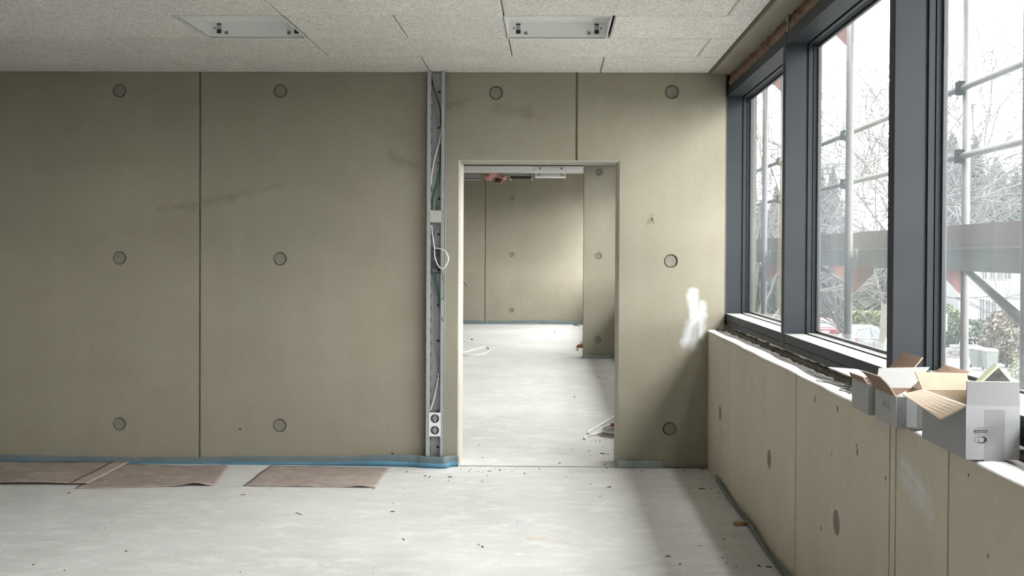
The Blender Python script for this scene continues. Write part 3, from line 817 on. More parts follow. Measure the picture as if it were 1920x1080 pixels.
def carton(label, x0, x1, y0, y1, h, out, inn, z=.9835):
    t = thing('carton', label, 'box', ((x0+x1)/2, (y0+y1)/2, z), 0, 'open cartons on the parapet')
    a, b = (x1-x0)/2, (y1-y0)/2; k = .004
    mb = MB()
    O = rect(-a, a, -b, b); I = rect(-a+k, a-k, -b+k, b-k)
    for i in range(4):
        j = (i+1) % 4
        mb.face([(*O[i], 0), (*O[j], 0), (*O[j], h), (*O[i], h)], 0)
        mb.face([(*I[i], k), (*I[j], k), (*I[j], h), (*I[i], h)], 1)
        mb.face([(*O[i], h), (*O[j], h), (*I[j], h), (*I[i], h)], 0)
    mb.face([(*p, 0) for p in O], 0); mb.face([(*p, k) for p in I], 1)
    me = mb.mesh('carton_body', [out, inn]); o = bpy.data.objects.new('carton_body', me); COL.objects.link(o); o.parent = t
    # glued corner edge
    MB().box(-a-.0012, -a+.006, -b-.0012, -b+.006, .001, h-.001).build('corner_edge', M['carton_white'], t)
    return t, a, b
# front carton
B3 = carton('large white open carton nearest the camera on the parapet', 1.071, 1.208, 2.765, 3.092, .140, M['carton_white'], M['carton_tan'])
t, a, b = B3; h = .140; tm = (M['carton_tan'], M['carton_white']); ctr = Vector(t.location)
flap(t, (-a,-b,h), (-a,b,h), (-a-.062,b-.01,h-.012), (-a-.058,-b+.03,h-.040), tm)
flap(t, (-a,-b,h), (a,-b,h), (a-.008,-b-.012,h+.062), (-a-.004,-b-.012,h+.064), (M['carton_white'], M['carton_tan']))
flap(t, (-a,b,h), (a,b,h), (a-.0,b+.028,h+.044), (-a-.012,b+.028,h+.048), (M['carton_tan'], M['carton_white']))
flap(t, (a,-b,h), (a,b,h), (a+.055,b-.02,h+.010), (a+.05,-b+.03,h+.016), tm)
# print on the front face
def inkplate(parent, outer, holes, y_, mat, name='printed_mark'):
    MB().plate(outer, holes, .0004, lambda u, v, w: (u, y_-w, v)).build(name, mat, parent)
def fx(px, py):
    p = on(1, 2.765, px, py)-ctr; return p.x, p.z
def el(cx_, cz_, rx, rz, n=28, a0=0, a1=360):
    return [(cx_+rx*math.cos(math.radians(a0+(a1-a0)*k/n)), cz_+rz*math.sin(math.radians(a0+(a1-a0)*k/n))) for k in range(n if a1-a0 == 360 else n+1)]
(u0, v0), (u1, v1) = fx(1826.5, 806), fx(1851, 811)
inkplate(t, rect(u0, u1, v1, v0), [], -b, M['ink'], 'printed_bar')
inkplate(t, rect(u0+.002, u1-.002, (v0+v1)/2-.0009, (v0+v1)/2+.0009), [], -b-.0005, M['carton_white'], 'printed_bar_line')
r = random.Random(7)
mb = MB()
for (pa, pb, ya, yb, nn) in ((1832, 1846, 801, 803.5, 5), (1827, 1851, 813, 815, 9)):
    (ua, va), (ub, vb) = fx(pa, ya), fx(pb, yb)
    for k in range(nn):
        q = ua+(ub-ua)*k/nn
        mb.plate(rect(q, q+(ub-ua)/nn*.68, vb, va), [], .0004, lambda u, v, w: (u, -b-w, v))
mb.build('small_print', M['ink_grey'], t)
uc, vc = fx(1838.5, 824.5); ux, _ = fx(1850.5, 824.5); _, vz = fx(1838.5, 817.8)
rx, rz = ux-uc, vz-vc
inkplate(t, el(uc, vc, rx, rz), [el(uc, vc, rx*.94, rz*.92)], -b, M['ink'], 'emblem_ring')
inkplate(t, el(uc, vc, rx, rz, 20, -85, 85)+[(uc+rx*.25, vc+rz*.6), (uc+rx*.45, vc), (uc+rx*.25, vc-rz*.6)], [], -b, M['ink'], 'emblem_half')
inkplate(t, el(uc+rx*.12, vc, rx*.42, rz*.76), [], -b-.0005, M['carton_white'], 'emblem_disc')
inkplate(t, el(uc+rx*.12, vc, rx*.44, rz*.8), [el(uc+rx*.12, vc, rx*.41, rz*.74)], -b-.0006, M['ink'], 'emblem_disc_ring')
(u0, v0), (u1, v1) = fx(1846, 768), fx(1883, 868)
MB().plate([(u0,v1+.002),(u1,v1+.002),(u1+.001,v0),(u0-.001,v0)], [], .0003, lambda u, v, w: (u, -b-w*.5, v)).build('tape_strip', M['tape'], t)
# second carton
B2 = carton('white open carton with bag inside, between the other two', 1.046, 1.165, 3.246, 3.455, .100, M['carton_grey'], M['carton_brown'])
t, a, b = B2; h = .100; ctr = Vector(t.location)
MB().box(-a+.001, a-.001, -b-.0015, -b-.0003, .002, h-.003).build('front_shade_panel', plain('shaded_taped_carton', (.12, .12, .122), .5, var=.35, scale=24), t)  # dark mottled sheet: shade from the nearest carton painted over the taped front
def at(Y, px, py): return on(1, Y, px, py)-ctr
flap(t, (-a,b,h), (a,b,h), at(3.53,1743,688), at(3.53,1648,690), (M['carton_lid_shade'], M['carton_brown']))
flap(t, (-a,-b,h), (-a,b,h), (-a-.050,b-.02,h+.058), (-a-.032,-b+.05,h+.054), (M['carton_grey'], M['carton_brown']), bend=.004)
flap(t, (a,-b,h), (a,b,h), at(3.42,1773,686), at(3.29,1820,699), (M['carton_grey'], M['carton_brown']))
flap(t, (-a,-b,h), (a,-b,h), (a-.01,-b+.075,h-.035), (-a+.02,-b+.07,h-.03), (M['carton_white'], M['carton_brown']))
mb = MB()
r = random.Random(9)
for k in range(7):
    yy = .03-.012*k
    for q in range(2+(k % 2)):
        zz = .048+.009*q+.003*(k % 3)
        mb.box(-a-.0005, -a, yy-.008, yy-.002, zz, zz+.007)
mb.build('side_print', M['ink_grey'], t)
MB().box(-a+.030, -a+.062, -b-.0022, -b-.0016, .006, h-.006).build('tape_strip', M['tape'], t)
bag = thing('plastic_bag', 'crumpled white and blue plastic bag inside the middle carton', 'bag', (ctr.x, ctr.y, ctr.z+.004))
r = random.Random(21); rings = []
for i in range(9):
    f = i/8; rr = (.05*math.sin(math.pi*min(1, .25+.75*f)))+.002
    rings.append([((rr*1.0*math.cos(q*math.pi/8))*(1+r.uniform(-.18, .18)), rr*1.7*math.sin(q*math.pi/8)*(1+r.uniform(-.15, .15)), .095*f+r.uniform(-.004, .004)) for q in range(16)])
MB().loft(rings).build('bag_body', plain('bag_plastic', (.62, .68, .76), .35, var=.18, scale=18), bag, True)
MB().loft([[(.012*math.cos(q), -.03+.02*math.sin(q), .07) for q in (0, 1.5, 3, 4.5)], [(.02*math.cos(q), -.045+.014*math.sin(q), .095) for q in (0, 1.5, 3, 4.5)]]).build('blue_fold', plain('bag_blue', (.10, .17, .30), .4), bag)
# third carton
B1 = carton('white open carton farthest from the camera, lid flaps bent outwards', 1.043, 1.150, 3.515, 3.712, .104, M['carton_grey'], M['carton_brown'])
t, a, b = B1; h = .104; ctr = Vector(t.location)
flap(t, (-a,b,h), (a,b,h), at(3.99,1606,692), at(3.99,1552,688), (M['carton_white'], M['carton_brown']))
flap(t, (-a,-b,h), (-a,b,h), (-a-.012,b-.02,h+.020), (-a-.008,-b+.03,h+.020), (M['carton_grey'], M['carton_brown']))
flap(t, (a,-b,h), (a,b,h), at(3.72,1694,660.5), at(3.54,1731.5,671), (M['carton_white'], M['carton_brown']))
MB().box(-a+.012, -a+.03, -b-.0005, -b, .004, h-.004).build('tape_strip', M['tape'], t)
# a printed packet standing in the front carton
ctr3 = Vector(B3[0].location)
pk = thing('printed_packet', 'pale green packet with dark picture standing in the nearest carton', 'packet', (1.165, 2.97, ctr3.z+.004))
cpk = Vector(pk.location)
A0, A1, A2 = (on(1, 2.99, x_, y_)-cpk for x_, y_ in ((1836, 718), (1870, 686), (1902, 722)))
dz = Vector((0, 0, -.19))
tri = [A0, A1, A2, Vector((A2.x, A2.y, 0.001)), Vector((A0.x, A0.y, 0.001))]
dv = Vector((0, .02, .006))
MB().loft([tri, [p+dv for p in tri]]).build('sleeve', plain('pale_green_print', (.50, .53, .36), .5, var=.06), pk)
ins = [(A1+(p-A1)*.97)+Vector((.003, -.001, 0)) for p in (A0, A1, A2)]
ins2 = [ins[0]+Vector((.004, 0, 0)), A1+Vector((.003, -.001, -.005)), ins[2]+Vector((-.006, 0, 0))]
mb = MB(); mb.loft([ins2, [p+Vector((0, -.0005, 0)) for p in ins2]])
mb.build('dark_picture', plain('dark_print', (.035, .04, .035), .5, var=.8, scale=60), pk)

# wires and dirt on the parapet
def wires(label, mat, seed, y_, x_, n, L, rad):
    t = thing('wire_bundle', label, 'wire', (x_, y_, .982)); r = random.Random(seed)
    for k in range(n):
        p = Vector((r.uniform(-.02, .02), r.uniform(-.03, .03), .004+.003*k)); pts = [p]; ang = r.uniform(1.2, 2.0)
        for q in range(6):
            ang += r.uniform(-.7, .7); p = p+Vector((math.cos(ang)*L*.18, math.sin(ang)*L*.25*(1 if k % 2 else -1), r.uniform(-.002, .004))); p.z = max(p.z, .003)
            p.x = max(min(p.x, .03), -.07)
            pts.append(p)
        MB().tube(spline(pts, 4), rad, 5).build('wire', mat, t, True)
    return t
wires('tangle of thin black wires lying on the parapet beside the cartons', M['cable_black'], 4, 4.20, 1.165, 6, .28, .0022)
def clump(name, label, cat, loc, s, mat, seed, n=5):
    t = thing(name, label, cat, loc); r = random.Random(seed)
    for k in range(n):
        c = Vector((r.uniform(-s, s), r.uniform(-s, s)*1.4, s*.35))
        rings = []
        for i in range(5):
            f = -1+2*i/4; rr = math.sqrt(max(.05, 1-f*f))*s*r.uniform(.35, .6)
            rings.append([c+Vector((rr*math.cos(q*math.pi/3)*r.uniform(.7, 1.3), rr*math.sin(q*math.pi/3)*r.uniform(.7, 1.3), f*s*.35)) for q in range(6)])
        MB().loft(rings).build('lump', mat, t)
    return t
clump('debris_heap', 'small dark heap of rubble in the corner of the parapet', 'debris', (1.178, 7.44, .979), .028, M['crumb'], 2, 6)

# ------------------------------------------------------------------ floor bits
def Fl(px, py): 
    p = on(2, 0, px, py); return p.x, p.y
def sliver(p0, p1, w, hgt, mat, name, label, cat):
    a = Vector((*Fl(*p0), 0)); b = Vector((*Fl(*p1), 0)); d = (b-a); n = Vector((-d.y, d.x, 0)).normalized()*w
    rings = []
    for k in range(6):
        f = k/5; s = .25+.75*math.sin(math.pi*(.12+.8*f)); c = d*f
        rings.append([c+n*s+Vector((0, 0, .0008)), c-n*s+Vector((0, 0, .0008)), c-n*s*.6+Vector((0, 0, hgt*s)), c+n*s*.6+Vector((0, 0, hgt*s*.8))])
    return tag(MB().loft(rings).build(name, mat, None, False, a), label, cat)
sliver((988, 1011), (1026, 1009), .007, .006, M['wood_pale'], 'wood_splinter', 'long pale wood splinter on the bright floor in front of the doorway', 'splinter')
sliver((969, 981), (974, 976), .006, .004, plain('blue_scrap', (.25, .38, .52), .6), 'plastic_sliver', 'small blue plastic sliver on the floor before the doorway', 'plastic scrap')
sliver((1342, 932), (1354, 931.5), .005, .004, M['wood_pale'], 'wood_splinter', 'short pale splinter on the shaded floor near the parapet corner', 'splinter')
sliver((1247, 1043), (1258, 1044), .006, .006, M['crumb'], 'wood_splinter', 'dark splinter on the shaded floor left of the parapet', 'splinter')
sliver((554, 961), (567, 966), .004, .004, M['crumb'], 'wood_splinter', 'thin dark splinter lying alone below the rightmost paper sheet', 'splinter')
sliver((1386, 1020), (1401, 1022), .005, .004, M['wood_pale'], 'wood_splinter', 'pale splinter beside the parapet foot, nearest the camera', 'splinter')
sliver((966, 1038), (980, 1040), .012, .002, M['foil'], 'paper_scrap', 'white paper scrap on the bright floor in front of the doorway', 'paper scrap')
sliver((841, 873), (862, 874), .018, .005, M['foil'], 'paper_scrap', 'white paper scrap at the blue strip end by the left door jamb', 'paper scrap')
sliver((1142, 871.5), (1149, 871), .010, .006, M['foil'], 'paper_scrap', 'tiny white scrap at the right door jamb', 'paper scrap')
x_, y_ = Fl(1387, 985)
t = thing('wood_block', 'small broken brown wood block at the parapet foot', 'wood block', (x_, y_, 0), .2)
MB().loft([[(-.035, -.016, .001), (-.035, .014, .001), (-.033, .012, .020), (-.034, -.013, .024)], [(.0, -.02, .001), (.0, .016, .001), (.0, .012, .024), (.0, -.018, .020)], [(.038, -.014, .001), (.034, .018, .001), (.035, .012, .016), (.04, -.012, .022)]]).build('block', M['wood'], t)
MB().loft([[(.02, -.022, .001), (.02, -.012, .001), (.022, -.014, .012)], [(.05, -.03, .001), (.052, -.02, .001), (.05, -.024, .01)]]).build('broken_end', plain('red_brown_wood', (.20, .085, .045), .85), t)
# crumbs: nobody could count them
def crumbs():
    r = random.Random(31); mb = MB()
    def bit(x, y_, s):
        a0 = r.uniform(0, 6.28); e = r.uniform(.8, 2.6); ca, sa = math.cos(a0), math.sin(a0)
        pts = [(-1, -.5), (1, -.4), (.8, .5), (-.9, .4)]
        lo = [(x+(u*e*ca-v*sa)*s, y_+(u*e*sa+v*ca)*s, .0004) for u, v in pts]
        hi = [(x+(u*e*ca-v*sa)*s*.7, y_+(u*e*sa+v*ca)*s*.7, s*r.uniform(.4, 1.0)) for u, v in pts]
        mb.loft([lo, hi])
    for k in range(200):
        q = r.random()
        if q < .30: x = r.uniform(-.66, 1.08); y_ = D-.03-abs(r.gauss(0, .14))
        elif q < .55: y_ = r.uniform(4.0, 7.5); x = 1.07-abs(r.gauss(0, .12))
        elif q < .68: x = r.uniform(-.62, .45); y_ = r.uniform(D+.03, D+1.2)
        elif q < .80: x = r.uniform(-1.0, -.4); y_ = D-.12-abs(r.gauss(0, .25))
        else: x = r.uniform(-3.8, 1.0); y_ = r.uniform(4.4, 7.3)
        if -4.0 < x < -1.1 and y_ > 6.65: continue
        bit(x, y_, r.choice((.0015, .002, .003, .004, .006)))
    for (px, py, s) in ((905,1026,.007),(897,1022,.005),(844,895,.008),(841,902,.005),(757,1012,.006),(237,1034,.006),(130,925,.007),(456,928,.007),(1142,914,.009),(1107,908,.005),(1314,917,.008),(1348,924,.007),(1424,1062,.007),(1442,1064,.008),(1275,1058,.006),(700,917,.006),(482,985,.004)):
        x, y_ = Fl(px, py); bit(x, y_, s)
    for (px, py, s) in ((1080,611,.03),(1077,610,.02),(1085,612,.02),(885,637,.02),(1083,657,.03),(1122,708,.012),(1137,708,.012),(1077,745,.01),(1130,851,.01),(1140,852,.008),(870,640,.012),(1040,624,.02)):
        x, y_ = Fl(px, py); bit(x, y_, s)
    o = mb.build('floor_debris', M['crumb'])
    return tag(o, 'dark crumbs and chips scattered over the screed floor', 'debris', kind='stuff')
crumbs()
# cable on the floor of the room beyond, coil at the right door jamb
def floor_cable(pxs, mat, r_, label, z=None):
    pts = [Vector((*Fl(px, py), r_+.001+(zz or 0))) for px, py, zz in pxs]
    b_ = pts[0].copy(); b_.z = 0
    return tag(MB().tube([p-b_ for p in spline(pts)], r_, 7).build('cable', mat, None, True, b_), label, 'cable')
floor_cable([(858,663,0),(875,660,0),(893,655,0),(908,652,0),(916,653,0),(917,657,0),(911,662,0),(898,666,0),(880,667,0),(862,666,0)], M['cable_white'], .007, 'white cable looped on the floor far beyond the doorway')
floor_cable([(1160,789,.05),(1148,791,.03),(1133,796,.01),(1118,803,0),(1106,810,0),(1103,814,0),(1109,816,0),(1122,814.5,0),(1131,812,0)], M['cable_white'], .008, 'white cable loop on the floor just behind the right door jamb')
floor_cable([(1130,812.5,0),(1116,816,0),(1102,819,0),(1096,822,0),(1097.5,825,0)], M['cable_white'], .007, 'white cable end lying in front of the loop at the jamb')
cx_, cy_ = Fl(1161, 817)
t = thing('cable_coil', 'grey brown cable coil lying just behind the right door jamb', 'cable coil', (cx_, cy_, 0))
for k in range(5):
    pts = []
    for q in range(21):
        a0 = 2*math.pi*q/20
        pts.append(((.145-.010*(k % 3))*math.cos(a0)+.006*math.sin(3*a0+k), (.12-.008*(k % 2))*math.sin(a0), .008+.0125*k+.004*math.sin(2*a0+k)))
    MB().tube(pts, .0068, 7).build('winding', M['cable_white'] if k == 3 else plain('old_cable_%d' % k, (.34, .31, .27), .6), t, True)
t2 = thing('plastic_wrapper', 'red brown plastic wrapper on top of the cable coil', 'wrapper', (cx_-.01, cy_+.04, .062))
r = random.Random(5)
MB().grid([[Vector(((i-3)*.020, (j-2)*.026, .020+.022*math.sin(i*1.7+j)+r.uniform(-.006, .006)+(.02 if i > 3 else 0))) for j in range(5)] for i in range(7)], (0, 0, -.003)).build('wrapper_sheet', M['red'], t2)
MB().loft([[(.0, -.02, .0), (.03, -.02, .0), (.03, -.015, .06), (.01, -.015, .055)], [(.0, .02, .0), (.03, .02, .0), (.03, .015, .058), (.01, .015, .06)]]).build('stiff_fold', M['pink'], t2)
# dark cable stub out of the back of the front wall
pts = [Vector((-.86, D+.25, 1.46)), Vector((-.80, D+.34, 1.42)), Vector((-.72, D+.42, 1.36)), Vector((-.655, D+.45, 1.29)), Vector((-.632, D+.46, 1.255))]
tag(MB().tube([p-pts[0] for p in spline(pts)], .0045, 7).build('cable', M['cable_black'], None, True, pts[0]), 'dark cable stub seen past the left door jamb', 'cable')
x_, y_ = Fl(1086, 652)
t = thing('rubble_piece', 'brown broken brick piece at the wall end beyond the doorway', 'rubble', (x_+.02, y_, 0))
MB().loft([[(-.08, -.05, 0), (.05, -.06, 0), (.06, .05, 0), (-.06, .05, 0)], [(-.05, -.04, .05), (.03, -.05, .06), (.04, .03, .07), (-.03, .03, .05)]]).build('chunk', plain('brick_red', (.22, .09, .04), .9), t)
MB().loft([[(-.02, .08, 0), (.03, .07, 0), (.03, .10, 0)], [(.0, .08, .09), (.03, .08, .10), (.02, .10, .11)]]).build('white_shard', M['foil'], t)

# ================================================================== outside
ZG = -4.5
tag(MB().box(1.6, 320, -150, 420, ZG-.3, ZG).build('ground', plain('winter_lawn', (.030, .034, .022), .95, var=.35, scale=.6)), kind='structure')
tag(MB().box(1.6, 12.5, -60, 60, ZG, ZG+.03).build('bounce_forecourt', plain('bounce_gravel', (.17, .165, .155), .95, var=.2, scale=2)), kind='structure')  # unseen pale ground, added to throw daylight up onto the ceiling
street = tag(MB().box(13.5, 27.5, -100, 300, ZG, ZG+.02).build('street', plain('wet_asphalt', (.05, .05, .05), .8, var=.15, scale=.8)), kind='structure')
tag(MB().box(27.5, 30.5, -100, 300, ZG, ZG+.12).build('pavement', plain('pale_pavement', (.055, .054, .052), .85, var=.15, scale=1.2)), kind='structure')

# scaffold
XI, XO = 1.80, 2.50
FY = [-3.6, -1.1, 1.5, 4.07, 6.50, 9.07, 11.64, 14.21, 16.78, 19.35]
LV = [-.46, 1.54, 3.54]
sc = thing('scaffold', 'galvanised tube scaffold with decks and toe boards outside the windows', 'scaffold', (2.15, 6.5, ZG))
so_ = Vector(sc.location)
def S(mb, name, mat, smooth=False):
    mb.v = [tuple(Vector(p)-so_) for p in mb.v]; return mb.build(name, mat, sc, smooth)
for fy in FY:
    for X in (XI, XO):
        S(MB().tube([(X, fy, ZG), (X, fy, 5.3)], .0242, 12), 'standard', M['scaf'], True)
    for L in LV:
        S(MB().box(XI, XO, fy-.025, fy+.025, L-.10, L-.045), 'transom', M['scaf'])
        for X, s in ((XI, 1), (XO, -1)):
            S(MB().plate([(X, L-.05), (X+s*.16, L-.05), (X+s*.15, L-.14), (X+s*.03, L-.26), (X, L-.26)], [], .008, lambda u, v, w: (u, fy-.004+w, v)), 'gusset', M['rust'])
for i in range(len(FY)-1):
    y0, y1 = FY[i], FY[i+1]
    for L in LV:
        for dz in (.57, .98):
            S(MB().tube([(XO-.03, y0+.01, L+dz), (XO-.03, y1-.01, L+dz)], .0205, 10), 'guard_rail', M['scaf'], True)
        for (xa, xb) in ((XI+.05, XI+.345), (XI+.36, XO-.05)):
            S(MB().box(xa, xb, y0+.02, y1-.02, L-.045, L).box(xa, xa+.012, y0+.02, y1-.02, L-.10, L-.045).box(xb-.012, xb, y0+.02, y1-.02, L-.10, L-.045), 'deck_plank', M['deck'])
        S(MB().box(XO-.045, XO-.028, y0+.02, y1-.02, L+.005, L+.155), 'toe_board', M['toe'])
        S(MB().box(XI+.045, XI+.058, y0+.02, y1-.02, L, L+.008), 'deck_lip', M['galv_out'])
        for yy in (y0, y1):
            S(MB().box(XO-.06, XO-.02, yy-.03, yy+.03, L+.53, L+.61).box(XO-.06, XO-.02, yy-.03, yy+.03, L+.94, L+1.02), 'coupler', M['scaf'])
def brace(a, b_, mt='scaf'): S(MB().tube([a, b_], .021, 10), 'diagonal_brace', M[mt], True)
brace((XO+.03, 14.21, 3.75), (XO+.03, 11.64, 2.05), 'galv_out'); brace((XO+.03, 11.64, 2.05), (XO+.03, 9.07, -.2))
brace((XO, 6.50, 1.43), (XI, 4.07, 1.25)); brace((XO, 9.07, 1.27), (XI+.42, 9.07, 1.43))
brace((XO+.03, 4.07, 3.4), (XO+.03, 1.5, 1.6))

# ---- trees
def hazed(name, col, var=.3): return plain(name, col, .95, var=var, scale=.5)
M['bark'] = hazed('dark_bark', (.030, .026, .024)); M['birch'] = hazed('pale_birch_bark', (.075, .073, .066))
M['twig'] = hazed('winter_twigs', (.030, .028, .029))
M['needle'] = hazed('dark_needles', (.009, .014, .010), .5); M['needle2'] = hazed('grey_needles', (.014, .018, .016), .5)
M['leaf'] = hazed('evergreen_leaves', (.012, .019, .011), .5); M['leaf_y'] = hazed('yellow_hedge_leaves', (.035, .045, .017), .4)
M['leaf_dry'] = hazed('dry_winter_leaves', (.055, .046, .034), .4)
def bare_tree(label, X, Y, hgt, seed, spread=.5, bark='bark', depth=6, droop=0.0, trunk=.011, tmin=.030, group=None):
    r = random.Random(seed); t = thing('bare_tree', label, 'tree', (X, Y, ZG), 0, group)
    tk = MB(); br = MB()
    def grow(p, d, L, rad, k):
        n = 4; pts = [p]; rr = [rad]
        for i in range(n):
            d = (d+Vector((r.uniform(-1, 1), r.uniform(-1, 1), r.uniform(-.6, .6)-droop*k*.15))*.16).normalized()
            p = p+d*L/n; pts.append(p); rr.append(max(rad*(1-.5*(i+1)/n), tmin*(1.15 if k < 4 else .75)))
        (tk if k == 0 else br).tube(pts, rr, 7 if k == 0 else (5 if k < 3 else 3), cap=False)
        if k >= depth: return
        kids = (6, 3, 3, 3, 2, 2)[k]
        for q in range(kids):
            j = n if q == 0 else r.randint(1 if k else 2, n)
            a0 = r.uniform(0, 6.28); u = d.orthogonal().normalized(); w = d.cross(u)
            sp = spread*r.uniform(.6, 1.3) if q else spread*.35
            nd = (d+(u*math.cos(a0)+w*math.sin(a0))*sp*1.3).normalized()
            grow(pts[j], nd, L*r.uniform(.66, .86), rr[j]*.72, k+1)
    grow(Vector((0, 0, 0)), Vector((0, 0, 1)), hgt*.30, hgt*trunk, 0)
    tk.build('trunk', M[bark], t, True)
    b = br.build('branches', M['twig'], t, True); tag(b, kind='stuff')
    zmax = max(v[2] for v in br.v); s = hgt/zmax; t.scale = (s, s, s)
    return t
con_cache = {}
def conifer(label, X, Y, hgt, width, seed=1, mat='needle', group=None):
    t = thing('conifer', label, 'tree', (X, Y, ZG), seed*1.3, group)
    key = (seed, mat)
    if key not in con_cache:
        r = random.Random(seed); fo = MB()
        for k in range(64):
            f = .04+.95*k/63; z = f; rad = (1-f)**.85*.5+.012
            for q in range(13):
                a0 = r.uniform(0, 6.28); L = rad*r.uniform(.65, 1.15); dr = .10*L*r.uniform(.4, 1.5)
                ca, sa = math.cos(a0), math.sin(a0)
                for s in range(6):
                    g0 = s/6+r.uniform(-.04, .04); g0 = max(g0, 0); g1 = (s+1.1)/6; wd = .026*(1-f*.6)*r.uniform(.7, 1.3)*(1.25-g0)
                    dz0 = z-dr*g0**1.5*2+r.uniform(-.006, .006); dz1 = z-dr*g1**1.5*2-r.uniform(.002, .020)
                    fo.face([(ca*L*g0-sa*wd*.5, sa*L*g0+ca*wd*.5, dz0), (ca*L*g0+sa*wd*.5, sa*L*g0-ca*wd*.5, dz0), (ca*L*g1+sa*wd*.8, sa*L*g1-ca*wd*.8, dz1-.01), (ca*L*(g1+.08), sa*L*(g1+.08), dz1), (ca*L*g1-sa*wd*.8, sa*L*g1+ca*wd*.8, dz1-.012)])
        fm = fo.mesh('foliage', M[mat])
        tm_ = MB().tube([(0, 0, 0), (0, 0, .5), (0, 0, .99)], [.014, .009, .002], 7).mesh('trunk', M['bark'])
        con_cache[key] = (fm, tm_)
    fm, tm_ = con_cache[key]
    o = share('foliage', fm, t); o.scale = (width, width, hgt); tag(o, kind='stuff')
    o = share('trunk', tm_, t); o.scale = (hgt, hgt, hgt)
    return t
sh_cache = {}
def shrub(name, label, X, Y, rx, ry, hgt, mat, seed=1, cat='shrub', n=2200, box=False, group=None, leaf=.10, stem=True):
    t = thing(name, label, cat, (X, Y, ZG), 0, group); r = random.Random(seed); fo = MB()
    for k in range(n):
        if box:
            p = Vector((r.uniform(-1, 1), r.uniform(-1, 1), r.uniform(0, 1)))
            ax = r.randint(0, 4)
            if ax == 0: p.x = -1+r.uniform(0, .15)
            elif ax in (1, 2): p.y = -1+r.uniform(0, .2)
            elif ax == 3: p.z = 1-r.uniform(0, .1)
            p = Vector((p.x*rx, p.y*ry, p.z*hgt))
        else:
            u = Vector((r.gauss(0, 1), r.gauss(0, 1), r.gauss(0, 1))).normalized()*r.uniform(.55, 1)**.5
            lump = 1+.16*math.sin(u.x*7+seed)*math.cos(u.z*6+u.y*5)
            p = Vector((u.x*rx*lump, u.y*ry*lump, hgt*.52+u.z*hgt*.48*lump))
        n1 = Vector((r.gauss(0, 1), r.gauss(0, 1), r.gauss(0, 1))).normalized(); n2 = n1.orthogonal().normalized(); n3 = n1.cross(n2)
        s = leaf*r.uniform(.6, 1.5)*(hgt*.45)
        fo.face([p+n2*s, p+n3*s*.6, p-n2*s, p-n3*s*.6])
    me = fo.mesh('foliage', M[mat]); o = share('foliage', me, t); tag(o, kind='stuff')
    MB().tube([(0, 0, 0), (0, 0, hgt*.6)], [hgt*.03, hgt*.012], 6).tube([(0, 0, hgt*.15), (rx*.4, 0, hgt*.6)], [hgt*.02, hgt*.008], 5).build('stem', M['bark'], t)
    return t
def tp(px, py, Y):
    p = on(1, Y, px, py); return p.x, p.z-ZG
def T(px, py, Y, fn, label, **k):
    x_, h_ = tp(px, py, Y); return fn(label, x_, Y, h_, **k)
# seen through the window beside the concrete wall
T(1352, 330, 60, conifer, 'dark conifer behind the first window, beside its left frame', width=9, seed=1)
T(1425, 372, 52, conifer, 'dark conifer in the middle of the first window', width=4.0, seed=2)
T(1455, 345, 66, conifer, 'dark conifer behind the first window, beside its right mullion', width=4.2, seed=3)
T(1418, 10, 46, bare_tree, 'tall bare tree with dense branches in the first window', seed=11, spread=.62, depth=6, tmin=.022)
T(1472, -10, 55, bare_tree, 'tall bare tree behind the mullion between the first two windows', seed=12, spread=.6, depth=6, tmin=.022)
# second window
T(1652, 30, 62, bare_tree, 'tall bare birch with drooping twigs in the second window', seed=15, spread=.6, bark='birch', droop=.5)
T(1712, 60, 70, bare_tree, 'tall bare tree behind the wide mullion', seed=16, spread=.6)
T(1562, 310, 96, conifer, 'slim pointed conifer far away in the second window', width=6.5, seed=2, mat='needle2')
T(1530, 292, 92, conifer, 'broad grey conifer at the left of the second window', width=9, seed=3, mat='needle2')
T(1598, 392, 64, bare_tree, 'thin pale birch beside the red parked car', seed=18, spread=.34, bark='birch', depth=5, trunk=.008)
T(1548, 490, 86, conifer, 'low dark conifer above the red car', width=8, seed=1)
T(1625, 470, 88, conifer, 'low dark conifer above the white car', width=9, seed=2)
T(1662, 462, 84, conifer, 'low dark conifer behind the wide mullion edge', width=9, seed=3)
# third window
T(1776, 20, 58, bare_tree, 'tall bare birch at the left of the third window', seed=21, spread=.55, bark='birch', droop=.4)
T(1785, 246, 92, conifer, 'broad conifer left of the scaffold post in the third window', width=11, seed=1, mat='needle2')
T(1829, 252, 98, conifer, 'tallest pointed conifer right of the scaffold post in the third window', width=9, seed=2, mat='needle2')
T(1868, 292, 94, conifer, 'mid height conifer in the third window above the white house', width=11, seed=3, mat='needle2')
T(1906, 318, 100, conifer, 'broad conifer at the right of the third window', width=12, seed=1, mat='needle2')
T(1890, 268, 104, bare_tree, 'bare tree among the conifers of the third window', seed=23, spread=.6)
# wooded backdrop
r = random.Random(77)
kinds = ['dark needle', 'grey needle']
k = 0
for px in range(1380, 2300, 34):
    Y = 118+r.uniform(-8, 22); x_, h_ = tp(px, 408+r.uniform(-34, 26), Y)
    conifer('%s tree in the wooded row far behind the houses' % kinds[k % 2], x_, Y, h_, h_*.62, seed=1+k % 3, mat=('needle', 'needle2')[k % 2], group='%s trees in the far wooded row' % kinds[k % 2]); k += 1
